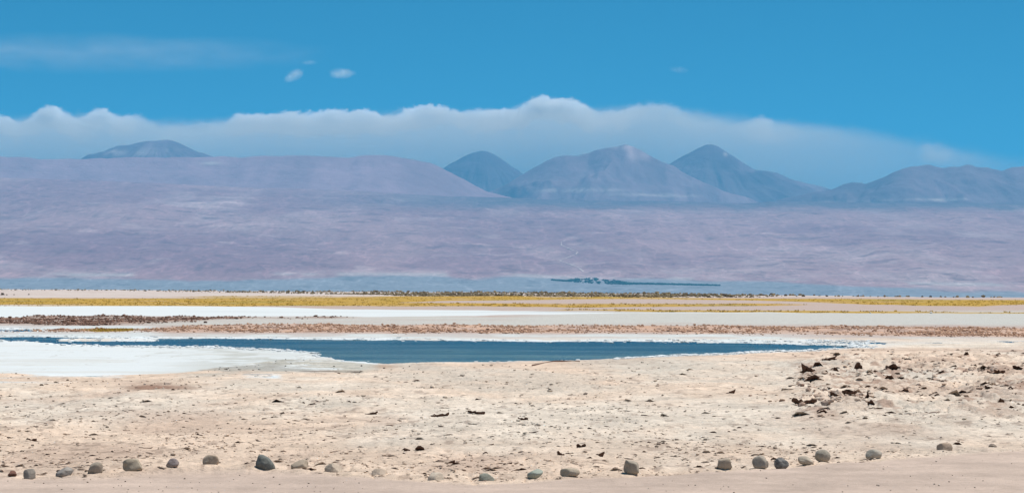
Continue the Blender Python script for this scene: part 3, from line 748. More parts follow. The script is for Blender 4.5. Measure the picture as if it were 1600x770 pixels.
# shrubs along the rim of the plain: too many to count
def shrub_test(a, b, x, y):
    e = poly(a, EDGE)
    k = poly(a, [(-200, 0.15), (60, 0.35), (200, 0.5), (400, 0.7), (560, 1), (1050, 1), (1180, 0.5), (1250, 0.35), (1330, 0.08), (1800, 0.08)])
    w = poly(a, [(-200, 1.2), (200, 1.8), (500, 3.5), (660, 6), (1000, 6.5), (1200, 4), (1400, 0.8), (1800, 0.8)])
    return k * (b > e + 0.1) * (b < e + w) * np.clip(0.5 + 0.8 * fbm(x / 18.0, y / 60.0, 3, 131), 0.05, 1)
xy = sample_zone(3600, -120, 1720, 451, 467, shrub_test)
s = np.exp(NPR.normal(-1.2, 0.35, len(xy))) * (0.55 + 0.45 * np.clip(xy[:, 1] / 1500.0, 0, 1.2))
t = NPR.random((len(xy), 1))
tag(blobs('shrubs', place(xy), np.stack([s * 1.2, s * 1.2, s * 0.8], -1), np.array((0.30, 0.23, 0.13)) * (1 - t) + np.array((0.11, 0.085, 0.055)) * t, M_SHRUB, rough=0.5),
    'mass of low dark shrubs along the far rim of the plain', 'shrubs', kind='stuff')

# trees of the oasis, one far-off mass
pos = []; sz = []
for _ in range(1500):
    u = RND.random()
    a = 862 + 263 * u
    lo = np.interp(a, [860, 880, 930, 970, 1000, 1060, 1125], [438, 439.5, 443.5, 445, 444.5, 445.5, 446.6])
    th = np.interp(a, [860, 885, 900, 930, 960, 985, 1060, 1125], [0.8, 1.2, 6, 8.5, 7, 2.0, 1.4, 0.7])
    b = lo - th * RND.random()
    if th > 4 and vnoise(np.array([a / 6.0]), np.array([b / 1.6]), 77)[0] > 0.25: continue
    dp, zz = slope_depth(a, b)
    pos.append(((a - 800) / F * dp, dp, zz)); r = RND.uniform(5, 10)
    sz.append((r * 1.3, r * 1.3, r * 0.8))
tag(blobs('oasis_trees', np.array(pos), np.array(sz), np.ones((len(pos), 3)) * 0.1, M_TREES, rough=0.35, sink=0.15),
    'dark far-off wood of an oasis at the foot of the slope', 'woods', kind='stuff')

# ------------------------------------------------------------------ crust flakes
def flake_arrays(nx, ny):
    """index layout of a lifted crust plate: top and bottom grids with a rim"""
    top = np.arange(nx * ny).reshape(ny, nx); bot = top + nx * ny
    f = []; mi = []
    for j in range(ny - 1):
        for i in range(nx - 1):
            f.append([top[j, i], top[j, i + 1], top[j + 1, i + 1], top[j + 1, i]]); mi.append(0)
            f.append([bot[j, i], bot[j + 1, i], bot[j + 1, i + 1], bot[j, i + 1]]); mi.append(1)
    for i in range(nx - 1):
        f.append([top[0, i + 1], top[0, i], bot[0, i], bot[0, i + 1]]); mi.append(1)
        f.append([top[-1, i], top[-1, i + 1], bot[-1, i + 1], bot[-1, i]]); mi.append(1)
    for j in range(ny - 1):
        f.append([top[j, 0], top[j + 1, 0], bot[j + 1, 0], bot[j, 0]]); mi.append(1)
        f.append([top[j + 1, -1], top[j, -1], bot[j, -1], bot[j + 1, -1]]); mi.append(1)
    return np.array(f), np.array(mi)

def flake_verts(nx, ny, w, dep, lip, thick, rng):
    """lip: heights of the raised front edge, one per column; front faces -y"""
    t = np.linspace(-0.5, 0.5, nx); s = np.linspace(0, 1, ny)
    S, Tt = np.meshgrid(s, t, indexing='ij')
    taper = 1 - 0.35 * S
    x = Tt * w * taper + rng.normal(0, 0.03 * w, S.shape)
    y = S * dep + rng.normal(0, 0.10 * dep, S.shape) * (1 - S) - 0.25 * dep * np.cos(Tt * 3.0) * (1 - S)
    z = lip[None, :] * (1 - S) ** 1.3 + rng.normal(0, 0.05 * lip.max() + 1e-4, S.shape)
    zt = z + thick * (0.5 - 0.4 * S)
    zb = z - thick * (0.5 + 0.3 * S)
    return np.concatenate([np.stack([x, y, zt], -1).reshape(-1, 3), np.stack([x, y, zb], -1).reshape(-1, 3)], 0)

nx, ny = 4, 3
ff, mm = flake_arrays(nx, ny)
def flake_test(a, b, x, y):
    m = np.clip(0.45 + 0.6 * fbm(x / 2.2, y / 4.0, 3, 141), 0.05, 1)
    m = m * sstep(556, 590, b + 40 * sstep(1200, 1300, a)) * (1 - road_mask(a, b, x, y)) * (lagoon_mask(a, b, x, y) < -4)
    m = m * (1 - np.clip(salt_near(a, b, x, y), 0, 1)) * (1 - 0.7 * (1 - sstep(600, 640, b)) * (1 - sstep(1180, 1260, a)))
    return m * (0.55 + 0.45 * sstep(660, 690, b)) * (0.62 + 0.95 * rough_right(a, b))
xy = sample_zone(3300, -140, 1740, 545, 752, flake_test)
P = place(xy); N = len(P)
FV = np.zeros((N, nx * ny * 2, 3)); FC = np.zeros((N, nx * ny * 2, 3))
base_c = ground_color(P[:, 0], P[:, 1])
pyv = to_py(P[:, 1]); rrv = rough_right(to_px(P[:, 0], P[:, 1]), pyv)
for i in range(N):
    w = float(np.exp(NPR.normal(-3.0, 0.55))) * (1.0 + 0.5 * (pyv[i] < 660))
    w = min(w, 0.34 if pyv[i] < 680 else 0.19)
    if rrv[i] > 0.3: w = min(w * 1.7, 0.4)
    lh = w * NPR.uniform(0.08, 0.30 + 0.12 * rrv[i])
    lip = lh * (0.35 + 0.65 * NPR.random(nx)); lip[0] *= 0.05; lip[-1] *= 0.1
    v = flake_verts(nx, ny, w, w * NPR.uniform(0.5, 1.1), lip, min(0.012, 0.10 * w), NPR)
    a = NPR.normal(0, 0.35); ca, sa = math.cos(a), math.sin(a)
    v = np.stack([v[:, 0] * ca - v[:, 1] * sa, v[:, 0] * sa + v[:, 1] * ca, v[:, 2]], -1)
    v[:, 2] -= min(0.006, 0.04 * w)
    FV[i] = v + P[i]; FC[i] = base_c[i]
fall = (ff[None] + (np.arange(N) * nx * ny * 2)[:, None, None]).reshape(-1, 4)
tag(mesh_obj('crust_flakes', FV.reshape(-1, 3), fall, [M_GROUND, M_SOIL], False, FC.reshape(-1, 3), np.concatenate([mm if NPR.random() < 0.30 else mm * 0 for _ in range(N)])),
    'small curled flakes and crumbs of salt crust strewn over the near flat', 'crust flakes', kind='stuff')

# finest crumbs of the crust
xy = sample_zone(4600, -140, 1740, 560, 752, lambda a, b, x, y: (1 - road_mask(a, b, x, y)) * (lagoon_mask(a, b, x, y) < -5) * (1 - np.clip(salt_near(a, b, x, y), 0, 1)) * np.clip(0.4 + 0.9 * fbm(x / 1.6, y / 2.6, 4, 171), 0.04, 1) * (0.5 + 0.5 * sstep(600, 680, b) + 0.5 * rough_right(a, b)))
s = np.minimum(np.exp(NPR.normal(-4.55, 0.45, len(xy))), 0.035) * np.clip(xy[:, 1] / 48.0, 0.7, 1.5)
t = NPR.random((len(xy), 1))
cc = ground_color(xy[:, 0], xy[:, 1])
tag(blobs('crust_crumbs', place(xy), np.stack([s * 1.5, s * 1.2, s * 0.8], -1), cc * (1.05 - 0.25 * t) * (1 - 0.55 * (t > 0.93)), M_CLOD),
    'fine crumbs of broken salt crust strewn over the near flat', 'crumbs', kind='stuff')

# grit on the road
xy = sample_zone(160, -140, 1740, 708, 775, lambda a, b, x, y: road_mask(a, b, x, y) * 0.8 * np.clip(0.4 + fbm(x / 1.2, y / 2.0, 2, 161), 0.05, 1))
s = np.minimum(np.exp(NPR.normal(-5.0, 0.4, len(xy))), 0.012)
t = NPR.random((len(xy), 1))
tag(blobs('grit', place(xy), np.stack([s * 1.3, s * 1.2, s * 0.8], -1), np.array((0.48, 0.39, 0.31)) * (1 - t) + np.array((0.26, 0.20, 0.16)) * t, M_CLOD),
    'grit scattered thinly over the packed dirt road', 'grit', kind='stuff')

# larger slabs of heaved crust, each one a thing
def slab(label, px, py, wpx, hpx, shape, group='heaved slabs of crust on the near flat', yaw=0.0, depth=0.8, brown=0.0):
    x, y = at(px, py); z = float(ground_z(np.array([x]), np.array([y]))[0])
    w = wpx / F * y * 1.1; h = hpx / F * y * 1.15
    fy_ = np.linspace(y - 0.9, y + 0.1, 14); z = max(z, float(np.quantile(ground_z(np.full_like(fy_, x), fy_), 0.8)))
    rng = np.random.default_rng(int(px * 7 + py))
    nx, ny = 9, 5
    t = np.linspace(0, 1, nx)
    prof = {'arch': np.sin(t * math.pi) ** 0.6, 'right': 0.15 + 0.85 * t ** 1.6, 'left': 0.15 + 0.85 * (1 - t) ** 1.4,
            'vee': 1 - 0.8 * np.abs(t - 0.55) * 2, 'flat': 0.55 + 0.25 * np.sin(t * 9), 'spike': np.exp(-((t - 0.45) / 0.16) ** 2) + 0.15,
            'bent': np.where(t < 0.45, 0.95, 0.55) - 0.2 * np.sin(t * 6)}[shape]
    lip = np.maximum(h * prof * (1 + rng.normal(0, 0.12, nx)), 0.012)
    v = flake_verts(nx, ny, w, w * depth, lip, min(0.05, 0.22 * h + 0.012), rng)
    f, m = flake_arrays(nx, ny)
    col = ground_color(np.array([x]), np.array([y + 0.3]))[0]
    col = col * (1 - brown) + np.array((0.20, 0.125, 0.09)) * brown
    ob = mesh_obj('crust_slab', v, f, [M_GROUND, M_SOIL], False, np.repeat(col[None], len(v), 0), m)
    ob.location = (x, y, z - 0.012); ob.rotation_euler = (0, 0, yaw)
    tag(ob, label, 'crust slab', group)
    # crumbs of dark soil fallen under the lip belong to the slab
    k = 5
    cp = np.stack([rng.uniform(-0.4, 0.4, k) * w, rng.uniform(0.0, 0.25, k) * w * depth, np.full(k, -0.01)], -1)
    s = rng.uniform(0.05, 0.12, k) * w
    cr = blobs('crumbs', cp, np.stack([s * 1.3, s, np.minimum(s * 0.9, h * 0.5)], -1), np.repeat(np.array([(0.10, 0.062, 0.045)]), k, 0), M_CLOD)
    cr.parent = ob; cr['kind'] = 'stuff'
    return ob

slab('dark crust slab tilted up to a sharp right point, nearest the right tip of the lagoon', 1296, 569.5, 22, 8, 'right', depth=0.9)
slab('large hollow of dark brown broken crust at the left end of the heaved patch', 1264, 588, 22, 13, 'left', brown=0.4)
slab('black gaping slab just in front of the large brown hollow', 1270, 601, 26, 8, 'vee', depth=0.7)
slab('arched dark slab in the middle of the heaved patch', 1341, 589, 14, 9, 'arch')
slab('reddish flat slab touching the back of the dark arch', 1354, 582, 18, 5, 'flat', brown=0.6)
slab('wide dark slab folded like a roof, right of the reddish flat one', 1394, 579.5, 24, 9, 'vee', depth=0.6)
slab('small dark slab right of the brown hollow', 1303, 593, 12, 5, 'arch')
slab('long ragged dark slab row, frontmost of the heaved patch at its left end', 1256, 636, 32, 8, 'bent', depth=0.4)
slab('low dark slab between the ragged row and the bent slab', 1306, 633, 16, 6, 'left')
slab('bent dark slab stepping down to the right in front of the heaved patch', 1327, 631, 20, 8, 'bent', depth=0.5)
slab('narrow spike of crust standing up right of the bent slab', 1356, 633, 8, 10, 'spike', depth=1.4)
slab('small brown slab below the narrow crust spike', 1361, 643, 10, 5, 'arch', brown=0.3)
slab('small dark slab alone between the roof shaped slab and the rusty patch', 1406, 606, 9, 5, 'arch')
slab('dark slanting slab behind the rusty brown patch on the right, to its left', 1477, 571, 11, 5, 'left')
slab('small dark knob of crust nearest the shallow channel at right', 1510, 561, 8, 5, 'arch')
slab('thin level crust lip behind the rusty brown patch', 1538, 560, 18, 3, 'flat')
slab('dark slab in the middle of the rusty brown patch', 1550, 588, 14, 5, 'left', brown=0.6)
slab('brown ragged slab at the right of the rusty brown patch', 1562, 590, 16, 6, 'bent', brown=0.6)
slab('long dark slab at the right edge beside the rusty brown patch', 1594, 583, 20, 5, 'left', brown=0.5)
slab('dark slanting slab in front of the rusty brown patch', 1546, 619, 13, 4, 'left')
slab('rounded dark lump of crust in front of the slanting slab at right', 1564, 631, 10, 6, 'arch')
slab('small dark slab right of the rounded lump near the right edge', 1579, 624, 8, 4, 'arch')
slab('low wide dark crust lip in the open middle of the flat', 688, 652, 26, 5, 'right', depth=0.5)
slab('dark crust lip with a ragged top, second of the pair in the open middle', 745, 650, 24, 5, 'bent', depth=0.5)
slab('thin slanting crust lip left of the pair in the open middle', 580, 646, 18, 4, 'right', depth=0.5)
slab('short dark crust lip behind the half buried pale stones', 656, 706, 14, 5, 'arch', depth=0.6)
slab('small dark crust lip just left of the short one behind the pale stones', 636, 705, 9, 4, 'left', depth=0.6)
slab('dark crust lip behind the left green stone', 703, 724, 15, 5, 'right', depth=0.6)
slab('flat dark crust lip behind and right of the left green stone', 793, 726, 13, 3, 'right', depth=0.6)
slab('dark curled crust lip behind the flat oblong stone', 876, 713, 11, 6, 'left', depth=0.7)
slab('slender dark crust lip far behind the oblong stone', 908, 699, 14, 4, 'flat', depth=0.6)
slab('slanted dark crust lip behind the blocky stone, to its left', 938, 711, 12, 5, 'right', depth=0.5)
slab('brown curled crust lip on the shoreward flat below the bent branch', 817, 656, 14, 4, 'bent', depth=0.6)
slab('forked dark crust lip on the flat left of the heaved patch', 1142, 617, 13, 6, 'right', depth=0.4)
slab('dark lip of crust behind the pair of stones at the far left', 49, 686, 15, 4, 'flat', depth=0.5)

# ------------------------------------------------------------------ the row of cobbles
def stone_mat(name, c1, c2, c3=None, band=None, mott=6.0):
    c1, c2 = [tuple(np.array(c) * (1.14, 1.05, 0.95)) for c in (c1, c2)]
    m, nt, b = new_mat(name)
    b.inputs['Roughness'].default_value = 0.85; b.inputs['Specular IOR Level'].default_value = 0.2
    tc = nt.nodes.new('ShaderNodeTexCoord').outputs['Object']
    n1 = rng_node(nt, noise_node(nt, mott, 5, 0.6, tc), 0, 1, 0.38, 0.62)
    mx = nt.nodes.new('ShaderNodeMix'); mx.data_type = 'RGBA'
    mx.inputs[6].default_value = (*c1, 1); mx.inputs[7].default_value = (*c2, 1); nt.links.new(n1, mx.inputs[0])
    col = mx.outputs[2]
    if c3 is not None:
        sep = nt.nodes.new('ShaderNodeSeparateXYZ'); nt.links.new(tc, sep.inputs[0])
        ad = nt.nodes.new('ShaderNodeMath'); ad.operation = 'ADD'; nt.links.new(sep.outputs[band[0]], ad.inputs[0])
        nt.links.new(rng_node(nt, noise_node(nt, 9.0, 3, 0.5, tc), -0.04, 0.04), ad.inputs[1])
        k = rng_node(nt, ad.outputs[0], band[3] if len(band) > 3 else 1.0, 0.0, band[1], band[2])
        m2 = nt.nodes.new('ShaderNodeMix'); m2.data_type = 'RGBA'; m2.inputs[7].default_value = (*c3, 1)
        nt.links.new(col, m2.inputs[6]); nt.links.new(k, m2.inputs[0]); col = m2.outputs[2]
    col = mul_col(nt, col, rng_node(nt, noise_node(nt, 60.0, 4, 0.7, tc), 0.75, 1.2))
    nt.links.new(col, b.inputs['Base Color'])
    bump(nt, b, noise_node(nt, 28.0, 6, 0.65, tc), 0.5, 0.012)
    return m

STONE_BASE = ico(4)
def n3(p, seed):
    return (vnoise(p[:, 0] + seed * 3.1, p[:, 1] + 0.7 * p[:, 2] + 5.2, seed) + vnoise(p[:, 1] * 1.1 + 9.7, p[:, 2] - 0.6 * p[:, 0], seed + 5) + vnoise(p[:, 2] * 1.2 + 2.2, p[:, 0] + 0.5 * p[:, 1] - 4.1, seed + 9)) / 3.0

def cobble(label, px, py, wpx, hpx, c1, c2, seed, boxy=2.2, lean=0.0, tip=0.0, bury=0.12, rough=0.15, c3=None, band=None, facets=5, mott=6.0, name='stone', cat='stone'):
    y = depth_of(py); y += 0.05; x = (px - 800.0) / F * y
    z = float(ground_z(np.array([x]), np.array([y]))[0])
    w = wpx / F * y; h = hpx / F * y
    v, f = STONE_BASE; v = v.copy()
    rng = np.random.default_rng(seed)
    # superellipsoid cobble with a few worn facets
    p = np.abs(v) ** boxy; v = v / (p.sum(1) ** (1 / boxy))[:, None]
    for _ in range(facets):
        nrm = rng.normal(0, 1, 3); nrm[2] = abs(nrm[2]) * 0.6; nrm /= np.linalg.norm(nrm)
        cut = rng.uniform(0.60, 0.84); dd_ = v @ nrm; over = np.maximum(dd_ - cut, 0)
        v = v - nrm[None] * (over * 0.85)[:, None]
    v = v * (1 + rough * n3(v * 1.3, seed) + 0.35 * rough * n3(v * 4.0, seed + 31) + 0.12 * rough * n3(v * 11.0, seed + 61))[:, None]
    v[:, 0] += lean * v[:, 2]
    v[:, 2] += tip * v[:, 0] * 0.5
    lo, hi = v.min(0), v.max(0)
    v = (v - (lo + hi) / 2) / (hi - lo)
    fullh = h / (1 - bury)
    v = v * np.array([w, 0.85 * w, fullh])
    v[:, 2] += fullh * (0.5 - bury)
    ob = mesh_obj(name, v, f, stone_mat('cobble_' + str(seed), c1, c2, c3, band, mott), True)
    ob.location = (x, y, z)
    return tag(ob, label, cat, 'row of cobbles along the edge of the dirt road' if cat == 'stone' else None)

G = (0.22, 0.205, 0.185); T1 = (0.34, 0.285, 0.225); DK = (0.10, 0.115, 0.115); GRN = (0.20, 0.235, 0.205)
cobble('crumbly reddish brown lump of earth at the very left of the row of stones', 19, 745.5, 15, 8.5, (0.20, 0.10, 0.075), (0.11, 0.06, 0.045), 1, rough=0.35, name='clod', cat='clod')
cobble('upright squarish grey stone, leftmost of the row after the reddish clod', 46.5, 746.5, 20, 16, (0.22, 0.20, 0.18), (0.30, 0.27, 0.24), 2, boxy=2.8, bury=0.2)
cobble('smooth grey stone with a white streak and its high side to the right', 100, 746, 27, 15, (0.20, 0.19, 0.18), (0.33, 0.31, 0.29), 3, tip=0.7, bury=0.2)
cobble('rounded tan grey stone between the streaked grey one and the wide angular tan one', 149.5, 744.5, 23.5, 17, (0.30, 0.265, 0.22), (0.36, 0.31, 0.26), 4, boxy=2.5, bury=0.25, c3=(0.17, 0.14, 0.115), band=(2, -0.01, 0.035))
cobble('wide angular tan stone with a flat pale face and dark corners', 207.5, 741.5, 31, 19, (0.33, 0.285, 0.225), (0.38, 0.33, 0.26), 5, boxy=2.4, facets=6, bury=0.12)
cobble('small purple grey stone with a pale pinkish foot', 269.5, 738.5, 20.5, 14.5, (0.19, 0.165, 0.17), (0.27, 0.235, 0.235), 6, bury=0.1, c3=(0.40, 0.32, 0.27), band=(2, 0.02, 0.055))
cobble('mottled tan block of stone left of the big blue-grey one', 329.5, 737, 26, 15, (0.31, 0.25, 0.195), (0.40, 0.335, 0.27), 7, boxy=3.2, rough=0.16, mott=14)
cobble('largest dark blue-grey stone shaped like a tilted egg, sloping down to the right', 415, 737.5, 31, 21.5, (0.115, 0.125, 0.12), (0.17, 0.18, 0.17), 8, boxy=2.1, tip=-0.7, lean=-0.08, bury=0.28, mott=20)
cobble('tan stone just right of the large blue-grey egg', 468, 737, 27, 15.5, (0.33, 0.28, 0.225), (0.40, 0.34, 0.275), 9, boxy=2.3, tip=0.3, bury=0.2)
cobble('pale sandy stone sinking into the dust, second right of the blue-grey egg', 520.5, 739, 28, 14, (0.43, 0.365, 0.30), (0.48, 0.41, 0.34), 10, tip=-0.4, bury=0.35)
cobble('half buried sandy stone barely standing out from the crust', 593, 742.5, 25, 8.5, (0.48, 0.40, 0.325), (0.53, 0.44, 0.36), 11, bury=0.55, rough=0.16)
cobble('half buried pale grey stone left of the low green one', 681, 750.5, 28, 10.5, (0.44, 0.39, 0.33), (0.50, 0.44, 0.37), 12, bury=0.5, boxy=2.4)
cobble('low green-grey stone with a flat top half sunk in the dust', 760.5, 749, 25, 11, (0.23, 0.245, 0.21), (0.30, 0.31, 0.27), 13, bury=0.3, boxy=2.6)
cobble('pale green stone leaning up to the right over a dark foot', 836, 747, 25, 16, (0.26, 0.30, 0.265), (0.32, 0.355, 0.315), 14, tip=0.8, boxy=2.1, bury=0.08)
cobble('long flat tan stone like a loaf', 890.5, 744.5, 31, 13.5, (0.34, 0.30, 0.24), (0.40, 0.35, 0.285), 15, boxy=3.0, bury=0.06, tip=0.15)
cobble('tall blocky grey tan stone standing alone', 986.5, 740.5, 24.5, 21.5, (0.28, 0.25, 0.21), (0.34, 0.305, 0.255), 16, boxy=3.0, bury=0.12)
cobble('round tan stone with a pale spot on its face, left of the dark cluster', 1132, 732.5, 23.5, 16.5, (0.31, 0.265, 0.215), (0.37, 0.32, 0.265), 17, boxy=2.4, bury=0.15)
cobble('plump grey stone with a domed top next to the charcoal one', 1188, 731, 26, 20, (0.26, 0.235, 0.205), (0.34, 0.31, 0.27), 18, boxy=2.3, bury=0.12)
cobble('dark charcoal stone with blotchy black patches', 1221, 727.5, 23, 17, (0.085, 0.09, 0.095), (0.21, 0.205, 0.20), 19, boxy=2.3, bury=0.12, rough=0.16, mott=18)
cobble('pale oval stone lying flat between charcoal and ball shaped stones', 1259, 723.5, 25, 14, (0.37, 0.325, 0.27), (0.43, 0.38, 0.315), 20, tip=-0.5, bury=0.1)
cobble('ball shaped grey stone at the right end of the cluster', 1285.5, 719.5, 24, 19.5, (0.26, 0.24, 0.205), (0.35, 0.32, 0.275), 21, boxy=2.1, bury=0.08, facets=1)
cobble('smooth pale grey oblong stone by itself where the road edge curves away', 1365, 716, 26, 14.5, (0.34, 0.32, 0.28), (0.40, 0.375, 0.33), 22, boxy=2.3, bury=0.14, facets=1)
cobble('half buried sandy brown stone near the right edge', 1475.5, 704, 24, 13.5, (0.36, 0.285, 0.225), (0.41, 0.33, 0.265), 23, boxy=2.6, bury=0.35)
cobble('smallest flat dark stone, rightmost of the row', 1551, 699.5, 13, 6, (0.20, 0.165, 0.14), (0.26, 0.22, 0.185), 24, bury=0.25)

# ------------------------------------------------------------------ other single things
def branch():
    pts = [(831, 573.0, 0.02), (840, 571.5, 0.03), (852, 569.5, 0.05), (866, 568.0, 0.06), (880, 567.6, 0.05), (895, 567.6, 0.05), (906, 567.2, 0.03)]
    bm = bmesh.new(); rings = []
    for i, (a, b, zz) in enumerate(pts):
        x, y = at(a, b); z = float(ground_z(np.array([x]), np.array([y]))[0]) + zz
        r = 0.020 + 0.010 * math.sin(i * 1.9 + 1)
        rings.append([bm.verts.new((x + 0.3 * r * math.cos(k), y + r * math.cos(k * 1.0472 ), z + r * math.sin(k * 1.0472))) for k in range(6)])
    for q in range(len(rings) - 1):
        for k in range(6):
            bm.faces.new([rings[q][k], rings[q][(k + 1) % 6], rings[q + 1][(k + 1) % 6], rings[q + 1][k]])
    bm.faces.new(rings[0]); bm.faces.new(rings[-1])
    bmesh.ops.recalc_face_normals(bm, faces=bm.faces)
    o = Vector(rings[0][0].co)
    for v in bm.verts: v.co -= o
    me = bpy.data.meshes.new('branch'); bm.to_mesh(me); bm.free()
    me.materials.append(plain_mat('branch_bark', (0.17, 0.095, 0.07), 0.3, 20.0))
    ob = bpy.data.objects.new('branch', me); ob.location = o; COL.objects.link(ob)
    tag(ob, 'thin bent reddish brown branch lying on the near shore of the lagoon', 'branch')
branch()

def lump(label, px, py, wpx, hpx, col, seed, cat, name, mat=None, group=None):
    x, y = at(px, py); z = float(ground_z(np.array([x]), np.array([y]))[0])
    w = wpx / F * y; h = hpx / F * y
    v, f = ico(3); v = v * (1 + 0.28 * n3(v * 1.7, seed) + 0.15 * n3(v * 5.0, seed + 3))[:, None]
    v = v * np.array([w / 2, w / 2, h * 0.62]); v[:, 2] += h * 0.38
    ob = mesh_obj(name, v, f, mat or M_CLOD, True, np.repeat(np.array([col]), len(v), 0)); ob.location = (x, y, z)
    return tag(ob, label, cat, group)
lump('dark brown lump of earth alone on the pale ground just right of the dark ridge', 321, 504.5, 6, 2.6, (0.10, 0.06, 0.05), 5, 'clod', 'clod')
lump('small white salt lump on the lowest grass band at right, the larger of two', 1455, 489.5, 4, 2.8, (0.72, 0.66, 0.58), 6, 'salt lump', 'salt_lump')
lump('small white salt lump on the lowest grass band, the smaller of two', 1360, 489.3, 3, 1.8, (0.72, 0.66, 0.58), 7, 'salt lump', 'salt_lump')

def shrub(label, px, py, wpx, hpx, seed, group):
    x, y = at(px, py); z = float(ground_z(np.array([x]), np.array([y]))[0])
    w = wpx / F * y; h = hpx / F * y
    rng = np.random.default_rng(seed); n = 260
    d_ = rng.normal(0, 1, (n, 3)); d_ /= np.linalg.norm(d_, axis=1)[:, None]; d_[:, 2] = np.abs(d_[:, 2])
    c = d_ * rng.uniform(0.35, 1, (n, 1)) ** 0.6 * np.array([w / 2, w / 2, h * 0.85]); c[:, 2] += h * 0.08
    e1 = rng.normal(0, 1, (n, 3)); e2 = rng.normal(0, 1, (n, 3)); s = 0.10 * w
    v = np.stack([c, c + e1 * s, c + e2 * s], 1)
    t = np.repeat(rng.random((n, 1)), 3, 0)
    ob = mesh_obj('shrub', v.reshape(-1, 3), np.arange(n * 3).reshape(-1, 3), M_SHRUB, False, np.array((0.10, 0.08, 0.05)) * (1 - t) + np.array((0.055, 0.045, 0.03)) * t)
    ob.location = (x, y, z - 0.02)
    return tag(ob, label, 'shrub', group)
gl = 'lone dark shrubs on the pale ground at left'
shrub('largest lone dark shrub on the pale ground at the left edge, above the grass', 4, 461.6, 6, 4.0, 1, gl)
shrub('small lone dark shrub just right of the largest one at the left edge', 10.5, 461.2, 3, 2.4, 2, gl)
shrub('tiny lone shrub between the left edge pair and the round one above the grass', 22, 461.5, 2.5, 1.8, 3, gl)
shrub('round lone dark shrub farthest from the left edge, above the grass', 45, 461.0, 4, 3.0, 4, gl)
gr = 'widely spaced shrubs on the rim at right'
for i, (a, b) in enumerate(((1420, 2.4), (1441, 2.6), (1454, 3.0), (1470, 2.4), (1477, 2.0), (1490, 1.8), (1520, 1.6), (1565, 1.8))):
    shrub(('first', 'second', 'third', 'fourth', 'fifth', 'sixth', 'seventh', 'last')[i] + ' from the left of the sparse line of tiny shrubs on the pale right rim', a, float(poly(a, EDGE)) + 0.3, b * 1.5, b, 20 + i, gr)

# ------------------------------------------------------------------ clouds (beyond the haze) and haze
CD = 82000.0
def cloud_mat(name, dens, size, soft, base_z, top_fn=None, thr=0.42, sm=0.22, stretch=(1, 1, 1), step=0.05):
    m = bpy.data.materials.new(name); m.use_nodes = True; nt = m.node_tree; nt.nodes.clear()
    out = nt.nodes.new('ShaderNodeOutputMaterial'); pv = nt.nodes.new('ShaderNodeVolumePrincipled')
    pv.inputs['Color'].default_value = (1.0, 1.0, 1.0, 1); pv.inputs['Anisotropy'].default_value = 0.0
    tc = nt.nodes.new('ShaderNodeTexCoord').outputs['Object']
    nz = noise_node(nt, 1.0 / size, 5, 0.55, tc, stretch)
    return m, nt, out, pv, tc, nz

BANK_TOP = [(-300, 188), (-120, 186), (-20, 178), (0, 180), (22, 187), (38, 184), (50, 173), (62, 168), (78, 168), (92, 176), (110, 181), (130, 175), (150, 171), (165, 173), (180, 180), (205, 180), (225, 186), (250, 191), (270, 192), (320, 187), (350, 187), (370, 179), (400, 180), (430, 176), (470, 177), (500, 176), (520, 172), (545, 175), (565, 171), (600, 177), (630, 169), (660, 166), (700, 166), (730, 173), (760, 171), (790, 170), (815, 164), (835, 153), (850, 150), (872, 153), (900, 157), (925, 168), (950, 172), (980, 167), (1000, 159), (1030, 160), (1060, 166), (1090, 178), (1130, 184), (1165, 186), (1190, 183), (1225, 190), (1300, 196), (1360, 205), (1420, 215), (1480, 228), (1540, 240), (1600, 250), (1800, 262)]
BANK_VEIL = [(-300, 192), (0, 190), (60, 184), (160, 183), (270, 190), (370, 186), (480, 182), (620, 178), (760, 177), (850, 168), (930, 171), (1010, 166), (1080, 175), (1180, 187), (1300, 198), (1420, 216), (1540, 238), (1600, 246), (1800, 262)]
BANK_CAP = [(-300, .5), (0, .5), (25, .15), (45, .9), (90, .7), (120, .35), (150, .6), (200, .35), (240, .06), (340, .08), (365, .8), (440, .9), (480, .7), (580, .9), (610, .45), (640, .9), (720, .8), (740, .4), (780, .75), (810, .8), (850, 1), (915, .9), (935, .15), (1000, .16), (1060, .12), (1100, .04), (1170, .06), (1190, .25), (1215, .08), (1300, .02), (1440, .0), (1465, .12), (1500, .03), (1800, 0)]
BANK_BODY = [(-300, 1), (900, 1), (1100, .95), (1250, .8), (1380, .55), (1480, .36), (1600, .2), (1800, .1)]

